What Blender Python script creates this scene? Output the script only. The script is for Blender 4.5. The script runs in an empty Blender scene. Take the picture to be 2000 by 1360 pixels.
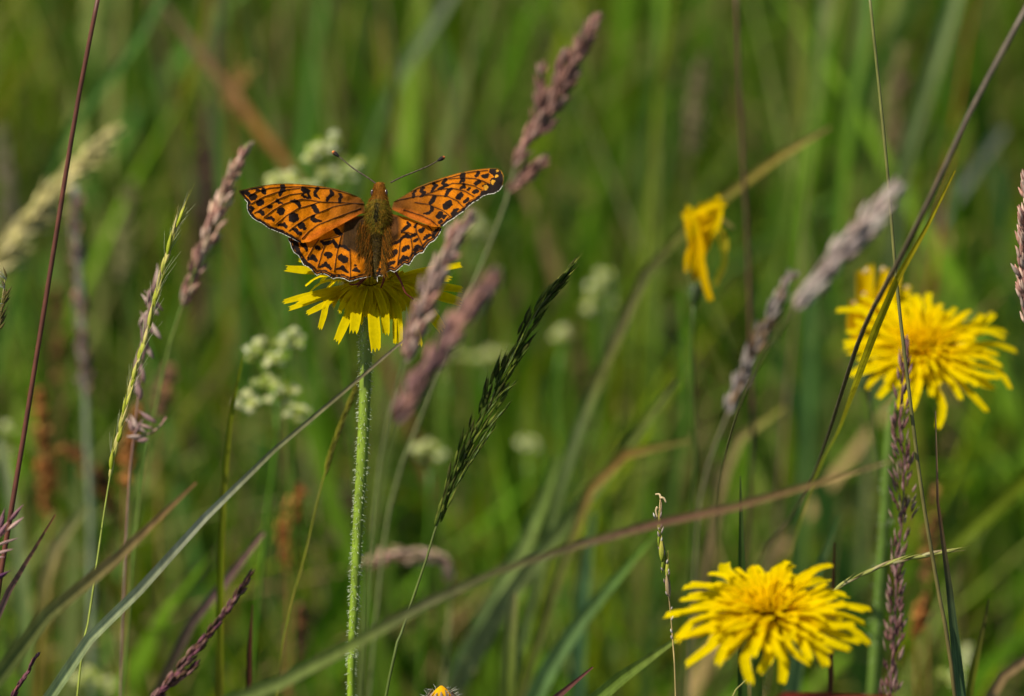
import bpy, math, random
import numpy as np
from mathutils import Vector, Matrix

random.seed(7)
RNG = np.random.default_rng(7)
SC = bpy.context.scene
COL = SC.collection

# ------------------------------------------------------------------ camera
PITCH = math.radians(24)
DIST = 1.3                       # metres from the lens to the butterfly
WIDE = 0.21                      # metres across the picture at that distance
MPP = WIDE / 2000
FOCUS = np.array([0, 0, .36])
VIEW = np.array([0, math.cos(PITCH), -math.sin(PITCH)])
RIGHT = np.array([1.0, 0, 0])
UPV = np.array([0, math.sin(PITCH), math.cos(PITCH)])
CAM = FOCUS - DIST * VIEW
cd = bpy.data.cameras.new('camera')
cam = bpy.data.objects.new('camera', cd)
COL.objects.link(cam)
cam.location = CAM
cam.rotation_euler = (math.pi / 2 - PITCH, 0, 0)
cd.sensor_width = 36
cd.lens = 36 * DIST / WIDE
cd.clip_start = .02
cd.clip_end = 400
cd.dof.use_dof = True
cd.dof.focus_distance = DIST - .006
cd.dof.aperture_fstop = cd.lens / 17.5
SC.camera = cam

# ------------------------------------------------------------------ light
sun_to = Vector((-.52, -.17, .83)).normalized()
w = bpy.data.worlds.new('World')
SC.world = w
w.use_nodes = True
nt = w.node_tree
bg = nt.nodes['Background']
sky = nt.nodes.new('ShaderNodeTexSky')
sky.sky_type = 'NISHITA'
sky.sun_disc = False
sky.sun_elevation = math.asin(sun_to.z)
sky.sun_rotation = math.atan2(sun_to.x, sun_to.y)
nt.links.new(sky.outputs[0], bg.inputs[0])
bg.inputs[1].default_value = .08
sl = bpy.data.lights.new('sun', 'SUN')
sl.energy = 5
sl.angle = math.radians(.53)
sl.color = (1, .94, .78)
so = bpy.data.objects.new('sun', sl)
COL.objects.link(so)
so.rotation_euler = sun_to.to_track_quat('Z', 'Y').to_euler()
so.location = (-2, 1, 5)
SC.view_settings.view_transform = 'Standard'
SC.view_settings.look = 'None'
SC.view_settings.exposure = .92
SC.view_settings.gamma = 1
SC.view_settings.use_curve_mapping = False
SC.render.engine = 'CYCLES'
SC.cycles.use_denoising = True
SC.cycles.max_bounces = 8
SC.cycles.transmission_bounces = 6
SC.cycles.diffuse_bounces = 4

# ------------------------------------------------------------------ helpers
def P(px, py, d=0.0):
    s = (DIST + d) / DIST * MPP
    return CAM + VIEW * (DIST + d) + RIGHT * (px - 1000) * s + UPV * (680 - py) * s

def unit(v):
    v = np.asarray(v, float)
    n = np.linalg.norm(v, axis=-1, keepdims=True)
    return v / np.maximum(n, 1e-12)

def spline(pts, n):
    p = np.asarray(pts, float)
    if len(p) == 2:
        t = np.linspace(0, 1, n)[:, None]
        return p[0] * (1 - t) + p[1] * t
    p = np.vstack([2 * p[0] - p[1], p, 2 * p[-1] - p[-2]])
    seg = np.linalg.norm(np.diff(p[1:-1], axis=0), axis=1)
    acc = np.concatenate([[0], np.cumsum(seg)])
    out = []
    for s in np.linspace(0, acc[-1], n):
        i = min(np.searchsorted(acc, s, side='right') - 1, len(seg) - 1)
        t = (s - acc[i]) / max(seg[i], 1e-12)
        a, b, c, e = p[i], p[i + 1], p[i + 2], p[i + 3]
        out.append(.5 * (2 * b + (c - a) * t + (2 * a - 5 * b + 4 * c - e) * t * t + (3 * b - a - 3 * c + e) * t ** 3))
    return np.array(out)

def ramp(vals, n):
    v = np.asarray(vals, float)
    if v.ndim == 1:
        return np.interp(np.linspace(0, 1, n), np.linspace(0, 1, len(v)), v)
    return np.stack([np.interp(np.linspace(0, 1, n), np.linspace(0, 1, len(v)), v[:, k]) for k in range(v.shape[1])], 1)

def cramp(cols, n):
    c = np.atleast_2d(np.asarray(cols, float))
    return ramp(np.vstack([c, c]) if len(c) == 1 else c, n)

class Geo:
    def __init__(s):
        s.V, s.F, s.C, s.n = [], [], [], 0
    def add(s, V, F, C):
        V = np.asarray(V, float)
        C = np.broadcast_to(np.asarray(C, float), V.shape)
        s.V.append(V); s.C.append(C)
        s.F.extend([tuple(i + s.n for i in f) for f in F])
        s.n += len(V)
    def arrays(s):
        return np.vstack(s.V), s.F, np.vstack(s.C)

def make_mesh(name, V, F, C, mat, smooth=True):
    me = bpy.data.meshes.new(name)
    me.from_pydata(np.asarray(V).tolist(), [], F if isinstance(F, list) else F.tolist())
    a = me.attributes.new('Col', 'FLOAT_COLOR', 'POINT')
    c4 = np.ones((len(V), 4), np.float32)
    c4[:, :3] = np.clip(C, 0, 1)
    a.data.foreach_set('color', c4.ravel())
    if smooth:
        me.polygons.foreach_set('use_smooth', np.ones(len(me.polygons), bool))
    me.materials.append(mat)
    me.update()
    return me

ORG = {}
def thing(name, label, cat, base, group=None):
    o = bpy.data.objects.new(name, None)
    o.empty_display_size = .01
    COL.objects.link(o)
    o.location = base
    ORG[o] = np.asarray(base, float)
    tag(o, label, cat, group)
    return o

def tag(o, label, cat, group=None):
    o['label'] = label; o['category'] = cat
    if group: o['group'] = group

def part(name, geo, mat, parent=None, kind=None, label=None, base=None, smooth=True):
    V, F, C = geo.arrays() if isinstance(geo, Geo) else geo
    org = ORG[parent] if parent is not None else np.asarray(base if base is not None else (0, 0, 0), float)
    o = bpy.data.objects.new(name, make_mesh(name, V - org, F, C, mat, smooth))
    COL.objects.link(o)
    if parent is not None: o.parent = parent
    else: o.location = org
    ORG[o] = org
    if kind: o['kind'] = kind
    if label: o['label'] = label
    return o

def frames(p, ref=None):
    t = np.gradient(p, axis=0)
    t = unit(t)
    n = np.zeros_like(p)
    r = np.array(ref if ref is not None else (.3, -.9, .2), float)
    v = r - t[0] * np.dot(r, t[0])
    if np.linalg.norm(v) < 1e-5: v = np.array([1.0, 0, 0]) - t[0] * t[0][0]
    n[0] = unit(v)
    for i in range(1, len(p)):
        v = n[i - 1] - t[i] * np.dot(n[i - 1], t[i])
        n[i] = unit(v)
    return t, n, np.cross(t, n)

def tube(p, r, k=8, ref=None):
    p = np.asarray(p, float); n = len(p)
    r = np.broadcast_to(np.asarray(r, float), (n,))
    t, a, b = frames(p, ref)
    ang = np.linspace(0, 2 * math.pi, k, endpoint=False)
    V = (p[:, None] + r[:, None, None] * (np.cos(ang)[None, :, None] * a[:, None] + np.sin(ang)[None, :, None] * b[:, None])).reshape(-1, 3)
    F = [(i * k + j, i * k + (j + 1) % k, (i + 1) * k + (j + 1) % k, (i + 1) * k + j) for i in range(n - 1) for j in range(k)]
    F.append(tuple(range(k))[::-1]); F.append(tuple((n - 1) * k + j for j in range(k)))
    return V, F

def ribbon(p, wd, ref, fold=.18, cols=3):
    """leaf blade: `cols` columns across, V-shaped in section, facing ref"""
    p = np.asarray(p, float); n = len(p)
    t = unit(np.gradient(p, axis=0))
    ref = np.broadcast_to(np.asarray(ref, float), (n, 3))
    side = unit(np.cross(t, ref))
    nor = np.cross(side, t)
    u = np.linspace(-1, 1, cols)
    V = p[:, None] + side[:, None] * (u[None, :, None] * wd[:, None, None] / 2) + nor[:, None] * (np.abs(u)[None, :, None] * wd[:, None, None] * fold)
    F = [(i * cols + j, i * cols + j + 1, (i + 1) * cols + j + 1, (i + 1) * cols + j) for i in range(n - 1) for j in range(cols - 1)]
    return V.reshape(-1, 3), F

def lathe_on(p, prof, k, flat=1.0, ref=None):
    p = np.asarray(p, float); n = len(p)
    t, a, b = frames(p, ref)
    ang = np.linspace(0, 2 * math.pi, k, endpoint=False)
    V = (p[:, None] + prof[:, None, None] * (np.cos(ang)[None, :, None] * flat * a[:, None] + np.sin(ang)[None, :, None] * b[:, None])).reshape(-1, 3)
    F = [(i * k + j, i * k + (j + 1) % k, (i + 1) * k + (j + 1) % k, (i + 1) * k + j) for i in range(n - 1) for j in range(k)]
    F.append(tuple(range(k))[::-1]); F.append(tuple((n - 1) * k + j for j in range(k)))
    return V, F

# ------------------------------------------------------------------ materials
def mat(name, transl=.35, rough=.5, spec=.3, var=.25, scale=500, stretch=(1, 1, .12), bump=.0, sheen=0):
    m = bpy.data.materials.new(name)
    m.use_nodes = True
    n = m.node_tree; N = n.nodes; L = n.links
    N.clear()
    out = N.new('ShaderNodeOutputMaterial')
    at = N.new('ShaderNodeAttribute'); at.attribute_name = 'Col'
    tc = N.new('ShaderNodeTexCoord')
    mp = N.new('ShaderNodeMapping'); mp.inputs['Scale'].default_value = stretch
    L.new(tc.outputs['Object'], mp.inputs[0])
    no = N.new('ShaderNodeTexNoise'); no.inputs['Scale'].default_value = scale; no.inputs['Detail'].default_value = 4
    L.new(mp.outputs[0], no.inputs['Vector'])
    mr = N.new('ShaderNodeMapRange')
    mr.inputs[1].default_value = .3; mr.inputs[2].default_value = .7
    mr.inputs[3].default_value = 1 - var; mr.inputs[4].default_value = 1 + var
    L.new(no.outputs[0], mr.inputs[0])
    mx = N.new('ShaderNodeVectorMath'); mx.operation = 'SCALE'
    n2 = N.new('ShaderNodeTexNoise'); n2.inputs['Scale'].default_value = 110; n2.inputs['Detail'].default_value = 3
    L.new(tc.outputs['Object'], n2.inputs['Vector'])
    m2 = N.new('ShaderNodeMapRange'); m2.inputs[1].default_value = .3; m2.inputs[2].default_value = .7
    m2.inputs[3].default_value = 1 - var * .7; m2.inputs[4].default_value = 1 + var * .7
    L.new(n2.outputs[0], m2.inputs[0])
    mm = N.new('ShaderNodeMath'); mm.operation = 'MULTIPLY'
    L.new(mr.outputs[0], mm.inputs[0]); L.new(m2.outputs[0], mm.inputs[1])
    L.new(at.outputs['Color'], mx.inputs[0]); L.new(mm.outputs[0], mx.inputs['Scale'])
    pb = N.new('ShaderNodeBsdfPrincipled')
    pb.inputs['Roughness'].default_value = rough
    pb.inputs['Specular IOR Level'].default_value = spec
    if sheen:
        pb.inputs['Sheen Weight'].default_value = sheen
    L.new(mx.outputs[0], pb.inputs['Base Color'])
    if bump:
        bp = N.new('ShaderNodeBump'); bp.inputs['Strength'].default_value = bump; bp.inputs['Distance'].default_value = .0002
        L.new(no.outputs[0], bp.inputs['Height']); L.new(bp.outputs[0], pb.inputs['Normal'])
    if transl > 0:
        tr = N.new('ShaderNodeBsdfTranslucent')
        L.new(mx.outputs[0], tr.inputs[0])
        ms = N.new('ShaderNodeMixShader'); ms.inputs[0].default_value = transl
        L.new(pb.outputs[0], ms.inputs[1]); L.new(tr.outputs[0], ms.inputs[2]); L.new(ms.outputs[0], out.inputs[0])
    else:
        L.new(pb.outputs[0], out.inputs[0])
    return m

M_LEAF = mat('leaf', .38, .55, .1, .22, 700, (1, 1, .1), .25)
M_GRASS = mat('meadow_leaf', .45, .7, .05, .2, 90, (1, 1, .2))
M_STEM = mat('stem', .12, .5, .3, .25, 900, (1, 1, .15), .4)
M_SEED = mat('seed', .35, .7, .06, .28, 1200, (1, 1, .4), .5)
M_PETAL = mat('petal', .62, .9, .0, .09, 900, (1, 1, 1), .3)
M_WING = mat('wing_scales', .45, .6, .05, .12, 9000, (1, 1, 1), .5)
M_FUR = mat('fur', .3, .8, .0, .25, 1500, (1, 1, 1))
M_BODY = mat('body', 0, .7, .08, .3, 2500, (1, 1, 1), .5)
M_HAIR = mat('plant_hair', .5, .5, .3, .1, 900, (1, 1, 1))

def soil_mat():
    m = bpy.data.materials.new('meadow_soil'); m.use_nodes = True
    n = m.node_tree; pb = n.nodes['Principled BSDF']
    tc = n.nodes.new('ShaderNodeTexCoord'); no = n.nodes.new('ShaderNodeTexNoise'); no.inputs['Scale'].default_value = 30; no.inputs['Detail'].default_value = 8
    cr = n.nodes.new('ShaderNodeValToRGB')
    cr.color_ramp.elements[0].color = (.018, .03, .006, 1); cr.color_ramp.elements[1].color = (.06, .06, .015, 1)
    n.links.new(tc.outputs['Object'], no.inputs['Vector']); n.links.new(no.outputs[0], cr.inputs[0]); n.links.new(cr.outputs[0], pb.inputs['Base Color'])
    pb.inputs['Roughness'].default_value = .9
    bp = n.nodes.new('ShaderNodeBump'); bp.inputs['Distance'].default_value = .01; n.links.new(no.outputs[0], bp.inputs['Height']); n.links.new(bp.outputs[0], pb.inputs['Normal'])
    return m

# ------------------------------------------------------------------ the meadow floor
gx = np.concatenate([[-150, -60, -20, -6], np.linspace(-2, 2, 41), [6, 20, 60, 150]])
gy = np.concatenate([[-150, -60, -20, -6], np.linspace(-2, 4, 61), [8, 20, 60, 200]])
X, Y = np.meshgrid(gx, gy)
Z = .006 * np.sin(X * 7 + 1) * np.cos(Y * 5) + .004 * np.sin(X * 19) * np.sin(Y * 17 + 2) - .01
nx, ny = len(gx), len(gy)
gF = [(j * nx + i, j * nx + i + 1, (j + 1) * nx + i + 1, (j + 1) * nx + i) for j in range(ny - 1) for i in range(nx - 1)]
g = part('ground', (np.stack([X, Y, Z], -1).reshape(-1, 3), gF, np.full((nx * ny, 3), .03)), soil_mat(), kind='structure')

# colours (linear, real surface values)
G_MID = (.056, .128, .005); G_BLUE = (.056, .125, .022); G_YEL = (.125, .165, .003); G_DEEP = (.024, .064, .003)
G_LITE = (.105, .190, .012); G_PALE = (.19, .22, .06); TAN = (.24, .17, .07); STRAW = (.34, .28, .13); RUST = (.22, .075, .018)
MAUVE = (.36, .19, .145); MAUVE_D = (.26, .135, .11); MAUVE_P = (.48, .33, .26); PURP = (.12, .045, .06); BROWNRED = (.075, .022, .012); GREY_G = (.17, .19, .13)
OLIVE = (.12, .125, .03)

def field(n, xr, yr, hfun, wr, seed, pal, pw, lean=.3, segs=6):
    r = np.random.default_rng(seed)
    x = r.uniform(*xr, n); y = r.uniform(*yr, n)
    h = hfun(y, r)
    az = r.uniform(0, 2 * math.pi, n); ln = np.abs(r.normal(0, lean, n)) * h
    wd = r.uniform(*wr, n)
    face = r.uniform(0, 2 * math.pi, n)
    t = np.linspace(0, 1, segs + 1)
    cx = x[:, None] + (np.cos(az) * ln)[:, None] * t ** 2
    cy = y[:, None] + (np.sin(az) * ln)[:, None] * t ** 2
    droop = r.uniform(0, .25, n) * (ln / np.maximum(h, .01))
    cz = h[:, None] * (t - droop[:, None] * t ** 3) - .012
    prof = np.minimum(1, .55 + 1.2 * t) * np.minimum(1, (1 - t) * 2.6) + .02
    sx = np.cos(face)[:, None] * wd[:, None] / 2 * prof
    sy = np.sin(face)[:, None] * wd[:, None] / 2 * prof
    V = np.empty((n, segs + 1, 2, 3))
    V[:, :, 0] = np.stack([cx - sx, cy - sy, cz], -1)
    V[:, :, 1] = np.stack([cx + sx, cy + sy, cz], -1)
    pal = np.array(pal); ci = r.choice(len(pal), n, p=np.array(pw) / sum(pw))
    c = pal[ci] * r.uniform(.8, 1.5, (n, 1))
    tipc = np.where(r.random((n, 1)) < .3, np.array(TAN), c)
    C = c[:, None] * (1 - t[None, :, None] ** 4) + tipc[:, None] * t[None, :, None] ** 4
    C = np.repeat(C[:, :, None], 2, 2)
    base = (np.arange(n) * (segs + 1) * 2)[:, None] + (np.arange(segs) * 2)[None]
    F = np.stack([base, base + 1, base + 3, base + 2], -1).reshape(-1, 4)
    return V.reshape(-1, 3), F, C.reshape(-1, 3)

def stack(parts):
    Vs, Fs, Cs, o = [], [], [], 0
    for V, F, C in parts:
        Vs.append(V); Fs.append(np.asarray(F) + o); Cs.append(C); o += len(V)
    return np.vstack(Vs), np.vstack(Fs), np.vstack(Cs)

def low_h(y, r):                # under the frame in front, rising behind the flower
    top = np.interp(y, [-.6, 0, .12, .3, .6, 1.6], [.17, .18, .18, .22, .27, .30])
    return top * r.uniform(.45, 1.0, len(y))
def tall_h(y, r):
    top = np.interp(y, [.2, .35, .6, 1.0, 1.6], [.24, .30, .36, .40, .40])
    return top * r.uniform(.7, 1.0, len(y))
PAL = [G_MID, G_BLUE, G_YEL, G_DEEP, G_LITE, TAN, PURP, G_PALE]
gr = stack([
    field(13000, (-.75, .75), (-.6, 1.5), low_h, (.0014, .0038), 1, PAL, [34, 14, 13, 14, 20, 3, .6, 4], .45),
    field(1900, (-.75, .75), (.28, 1.5), tall_h, (.004, .0075), 2, PAL, [30, 16, 16, 4, 26, 2.5, .4, 6], .26),
    field(4200, (-.6, .6), (.13, .8), lambda y, r: np.interp(y, [.1, .3, .7], [.20, .22, .26]) * r.uniform(.5, 1, len(y)), (.0014, .0032), 5, PAL, [32, 12, 18, 4, 30, 9, .8, 10], .8),
    field(5000, (-3, 3), (1.5, 5), tall_h, (.004, .008), 3, PAL, [30, 12, 16, 14, 16, 5, 1, 3], .3, 4),
    field(700, (-.6, .6), (.3, 1.3), lambda y, r: r.uniform(.16, .36, len(y)), (.0008, .0016), 4, [TAN, STRAW, G_YEL, MAUVE_D, RUST], [3, 1, 4, 2, 1], .25),
])
o = part('meadow_grass', gr, M_GRASS, kind='stuff')
o['label'] = 'dense blurred green meadow grass filling the background'

# ------------------------------------------------------------------ stalks, blades, seed heads
def path(p2, d, k=.25):
    y0 = p2[0][1]
    out = []
    for q in p2:
        dd = q[2] if len(q) > 2 else d + k * (q[1] - y0) * MPP
        out.append(P(q[0], q[1], dd))
    return np.array(out)

def ground_end(pts, sway=.35):
    p = pts[-1]; t = unit(pts[-1] - pts[-2]); z = p[2]
    h = t[:2] / max(-t[2], .35)
    h = h * min(1, .9 / max(np.linalg.norm(h), 1e-6))
    e = []
    for f, g_ in ((.3, .55), (.65, .85), (1.02, 1.0)):
        e.append(np.array([p[0] + h[0] * z * sway * g_, p[1] + h[1] * z * sway * g_, z * (1 - f)]))
    return np.vstack([pts, e])

def blade(label, p2, wpx, cols, d=0.0, k=.25, face=.35, group=None, name='grass_shoot', cat='grass blade', n=36, fold=.16, end=True, mt=None):
    """one leaf blade, tip first, running down to the ground"""
    pts = path(p2, d, k)
    vis = np.linalg.norm(np.diff(pts, axis=0), axis=1).sum()
    full = ground_end(pts) if end else pts
    tot = np.linalg.norm(np.diff(full, axis=0), axis=1).sum()
    nv = max(8, int(n * vis / tot * 1.4)); ng = 12 if end else 1
    sp = spline(full, nv + ng)
    s = np.concatenate([[0], np.cumsum(np.linalg.norm(np.diff(sp, axis=0), axis=1))]); s /= s[-1]
    sv = np.clip(s * tot / vis, 0, 1)
    wl = np.interp(sv, np.linspace(0, 1, len(wpx)), wpx) * MPP
    C = np.stack([np.interp(sv, np.linspace(0, 1, len(cols)), np.array(cols)[:, i]) for i in range(3)], 1)
    wob = np.array([math.sin(a * 9 + len(label)) for a in s])
    ref = -VIEW + RIGHT * face + np.outer(wob, RIGHT) * .15
    V, F = ribbon(sp, wl, ref, fold, 9)
    C = np.repeat(C, 9, 0) * (1 + .2 * np.tile([.8, -1, .7, -1, 1.3, -1, .7, -1, .8], len(sp)))[:, None]
    rb = np.random.default_rng(len(label)); C = C * np.repeat(rb.uniform(.88, 1.12, len(sp)), 9)[:, None]
    base = np.array([full[-1][0], full[-1][1], 0.0])
    o = part(name, (V, F, C), mt or M_LEAF, base=base)
    tag(o, label, cat, group)
    return o

SPK = []
def spikelet_mesh(col0, col1, awn=0.0, k=6, seed=0):
    """pointed husk along +Z, unit length, two bracts and an optional bristle"""
    g_ = Geo(); r = random.Random(seed)
    for off, sc, rot in ((0, 1, 0), (.06, .86, 2.6)):
        t = np.linspace(0, 1, 8)
        prof = np.array([.12, .34, .5, .52, .44, .3, .15, .015]) * .5 * sc
        p = np.stack([off * math.cos(rot) * 2 * np.sin(t * 3), off * math.sin(rot) * 2 * np.sin(t * 3), t * sc], 1)
        V, F = lathe_on(p, prof, k, .6)
        cc = np.outer(1 - t, col0) + np.outer(t, col1)
        cc = np.repeat(cc, k, 0) * (1 + .3 * np.tile([1, -.6, .5, -1, .3, -.3][:k], 8))[:, None]
        g_.add(V, F, cc)
    if awn:
        V, F = tube(np.array([[0, 0, .9], [.03, 0, 1 + awn * .5], [.1, .02, 1 + awn]]), [.02, .014, .004], 3)
        g_.add(V, F, np.array(col1) * 1.2)
    return make_mesh('spikelet', *g_.arrays(), M_SEED)

def place_spikelet(me, parent, pos, dr, ln, wd, roll=0.0, name='spikelet'):
    o = bpy.data.objects.new(name, me)
    COL.objects.link(o); o.parent = parent
    q = Vector(dr).to_track_quat('Z', 'X').to_matrix().to_4x4()
    off = Vector(np.asarray(pos) - ORG[parent])
    o.matrix_local = Matrix.Translation(off) @ q @ Matrix.Rotation(roll, 4, 'Z') @ Matrix.Diagonal((wd, wd, ln, 1))
    return o

def mass(sp, wpx, n, ln, cols, seed, spread=.45, wratio=.28):
    """many small husks packed round an axis sp (tip first), as one geometry"""
    r = np.random.default_rng(seed); g_ = Geo()
    m = len(sp)
    ax = unit(np.gradient(sp, axis=0)) * -1
    for i in range(n):
        f = r.uniform(0, 1) ** .9
        j = f * (m - 1); a = int(j); b = min(a + 1, m - 1); c = sp[a] * (1 - (j - a)) + sp[b] * (j - a)
        rad = np.interp(f, np.linspace(0, 1, len(wpx)), wpx) * MPP / 2
        d0 = ax[a]; u = unit(np.cross(d0, r.normal(size=3)))
        dr = unit(d0 + u * spread * r.uniform(.2, 1))
        L = ln * MPP * r.uniform(.7, 1.2) * (.7 + .3 * min(1, rad / (max(wpx) * MPP / 2 + 1e-9)))
        st = c + u * rad * r.uniform(.0, .75) - d0 * L * .5
        t = np.linspace(0, 1, 5)
        p = st + dr * (t * L)[:, None]
        V, F = lathe_on(p, np.array([.25, .9, 1, .6, .05]) * L * wratio / 2, 5)
        cc = np.array(cols[r.integers(len(cols))]) * r.uniform(.7, 1.35)
        g_.add(V, F, cc)
    return g_

def seed_head(label, head, stem, hw, n, ln, cols, d=0.0, k=.25, sw=(4, 6), scol=(OLIVE, G_MID), seed=1, branches=(), spread=.55, name='seed_grass', cat='seed head', group=None, wratio=.28):
    """flowering grass: head (tip first) on a stem that goes to the ground"""
    allp = path(list(head) + list(stem), d, k)
    hp, spn = allp[:len(head)], allp[len(head) - 1:]
    full = ground_end(spn)
    base = np.array([full[-1][0], full[-1][1], 0.0])
    t = thing(name, label, cat, base, group)
    axis = spline(hp, 24)
    g_ = mass(axis, hw, n, ln, cols, seed, spread, wratio)
    for bp_, bw, bn in branches:
        bb = spline(path(bp_, d + k * (bp_[0][1] - head[0][1]) * MPP, k), 12)
        g2 = mass(bb, bw, bn, ln, cols, seed + 5, spread, wratio)
        g_.add(*g2.arrays())
    part('husks', g_, M_SEED, t, 'stuff')
    sp = np.vstack([axis[:-1], spline(full, 40)])
    rr = np.concatenate([np.full(23, sw[0] * MPP / 2), np.linspace(sw[0], sw[1], 40) * MPP / 2])
    V, F = tube(sp, rr, 7)
    part('stem', (V, F, np.repeat(cramp(scol, len(sp)), 7, 0)), M_STEM, t)
    return t

def stem_only(label, p2, wpx, cols, d=0, k=.25, name='grass_stalk', cat='grass stem', n=60, group=None):
    full = ground_end(path(p2, d, k)); base = np.array([full[-1][0], full[-1][1], 0.0])
    sp = spline(full, n)
    V, F = tube(sp, ramp(wpx, n) * MPP / 2, 8)
    o = part(name, (V, F, np.repeat(cramp(cols, n), 8, 0)), M_STEM, base=base)
    tag(o, label, cat, group)
    return o

# --- thin stems
stem_only('dark red brown smooth stem running up past the left of the butterfly', [(197, -30), (150, 210), (100, 520), (45, 860), (20, 1010), (-5, 1170), (-20, 1370)], [9, 11, 12, 12], [BROWNRED, (.09, .026, .013), (.08, .022, .012)], -.025, .1)
stem_only('thin green stem crossing in front of the upper right yellow flower', [(1696, -30), (1730, 300), (1752, 560), (1775, 760), (1800, 960), (1830, 1140), (1866, 1370)], [6, 8, 10, 14, 14], [OLIVE, (.09, .07, .02), (.09, .11, .012), G_MID], -.012, .12)
stem_only('grey brown stem slanting down from the upper right corner', [(2030, -30), (1900, 210), (1830, 360, -.075), (1750, 520, -.06), (1680, 660, -.03), (1600, 900, .05), (1545, 1010, .10), (1485, 1100, .14), (1440, 1370, .2)], [12, 9, 5, 3, 3, 3], [(.075, .055, .035), (.07, .055, .03), (.06, .055, .02)], -.08, .03)
stem_only('blurred dark brown stem standing behind the wilted yellow flower', [(1437, -30), (1450, 300), (1460, 470), (1470, 820), (1462, 1000)], [9, 11, 12], [(.07, .035, .02), (.09, .045, .02)], .16)

# --- long blades near the focus
blade('long pale grey green blade crossing in front of the hairy flower stem', [(815, 642), (760, 690), (700, 742), (600, 822), (470, 940), (330, 1085), (210, 1225), (85, 1370)], [3, 7, 9, 12, 16, 19, 22, 24], [(.18, .13, .09), (.15, .13, .06), (.12, .12, .045), (.28, .28, .19), (.24, .25, .15), (.27, .30, .15), (.2, .27, .09)], -.035, .05, .25)
blade('tan tipped olive blade curving out of the lower left edge', [(383, 942), (335, 975), (290, 1010), (225, 1090), (130, 1190), (-20, 1325)], [4, 18, 23, 27, 32, 36], [(.25, .13, .05), (.26, .15, .055), (.15, .14, .05), (.11, .12, .03), (.10, .14, .03)], -.08, .05)
blade('long arching blade with reddish top sweeping below the butterfly to the bottom edge', [(1742, 900), (1680, 915), (1600, 942), (1500, 972), (1400, 998), (1300, 1018), (1200, 1042), (1050, 1090), (900, 1142), (700, 1252), (560, 1325), (440, 1392), (330, 1460)], [4, 11, 13, 15, 15, 12, 14, 20, 23, 25, 27, 28], [TAN, (.22, .14, .05), (.15, .085, .04), (.17, .08, .05), (.11, .075, .04), (.10, .095, .03), (.10, .09, .045), (.11, .14, .025), (.13, .16, .04), (.13, .17, .04), (.12, .17, .03)], -.125, .02, .3, n=60)
blade('yellow olive blade beside the grey stem in front of the upper right flower', [(1865, 333), (1842, 387), (1801, 459), (1757, 535), (1713, 634, -.02), (1672, 742, 0), (1630, 852, .04), (1595, 920, .07), (1540, 1100, .14), (1500, 1370, .2)], [3, 15, 20, 22, 24, 20, 14, 9, 7, 7], [(.24, .19, .005), (.2, .18, .005), (.10, .11, .008), (.11, .12, .008), (.09, .12, .006), (.06, .09, .006)], -.03, .15)
blade('dark narrow blade with tan pointed tip right of the purple spike', [(1827, 803), (1824, 850), (1826, 900), (1833, 1000), (1848, 1085), (1860, 1250), (1876, 1370)], [2, 8, 6, 10, 17, 22, 26], [(.28, .18, .09), (.2, .1, .05), (.05, .025, .012), (.05, .06, .025), (.06, .1, .035), (.055, .105, .045)], -.004, .2)
blade('brown purple narrow blade rising from the left edge near the mauve spikelets', [(108, 1005), (85, 1045), (50, 1095), (20, 1150), (-25, 1240)], [3, 8, 11, 13, 15], [(.17, .07, .03), (.12, .06, .05), (.10, .065, .06)], -.03, .1)
blade('short dark red blade tip poking up from the bottom edge', [(1158, 1303), (1120, 1328), (1075, 1362), (1040, 1395)], [3, 15, 20, 22], [(.12, .04, .035), (.10, .03, .03), (.09, .04, .03)], -.02, .1)
blade('green blade slanting from the bottom edge to the lower right yellow flower', [(1345, 1232), (1290, 1270), (1210, 1325), (1130, 1380)], [5, 20, 28, 34], [(.13, .16, .03), (.11, .16, .02), (.12, .18, .03)], .03, .1)
blade('broad blue green blade slanting behind the dry spikelet', [(1290, 1030), (1230, 1100), (1150, 1190), (1090, 1280), (1030, 1380)], [6, 20, 30, 40, 46], [G_LITE, (.10, .17, .04), (.13, .21, .07), (.11, .19, .05)], .15, .2)
blade('thin yellow green blade standing left of the hairy stem', [(476, 688), (462, 750), (447, 840), (436, 960), (430, 1120), (428, 1370)], [2, 10, 14, 16, 16, 18], [G_YEL, (.14, .14, .01), G_YEL, (.13, .12, .01)], .06)
blade('tall tan yellow bent blade arching behind the wilted flower', [(1622, 248), (1575, 268), (1520, 305), (1455, 350), (1390, 405), (1310, 470), (1262, 530), (1225, 610), (1180, 710), (1140, 810), (1090, 960)], [5, 20, 26, 26, 20, 22, 26, 28, 26, 26, 26], [(.26, .17, .06), (.24, .18, .03), (.2, .17, .03), (.1, .12, .02), (.13, .11, .05), (.15, .15, .03), (.12, .15, .05), (.11, .15, .04)], .2, .1)
blade('light green blade with yellow tip slanting in the lower middle', [(1322, 742), (1280, 795), (1200, 905), (1130, 990), (1060, 1075), (980, 1180)], [6, 26, 30, 34, 40, 44], [(.16, .17, .04), (.14, .17, .03), (.11, .15, .03), (.13, .17, .05), (.15, .17, .06)], .2, .1)
blade('orange brown bent blade meeting the light green blade in the lower middle', [(1345, 860), (1290, 868), (1235, 880), (1190, 908), (1160, 950), (1120, 1040)], [8, 22, 24, 22, 20, 20], [(.15, .13, .03), (.17, .10, .02), (.26, .15, .04), (.13, .13, .03)], .19, .1)
blade('pale upright blade in front of dark grass at the bottom middle', [(1005, 1158), (995, 1240), (985, 1380)], [14, 34, 40], [(.22, .2, .07), (.14, .17, .03), (.13, .17, .02)], .13)
blade('purplish grey blade tip behind the brown purple spike at bottom left', [(515, 1040), (470, 1095), (400, 1190), (330, 1300)], [8, 20, 22, 22], [MAUVE_D, (.10, .06, .055), (.08, .06, .03)], .12)
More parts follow.
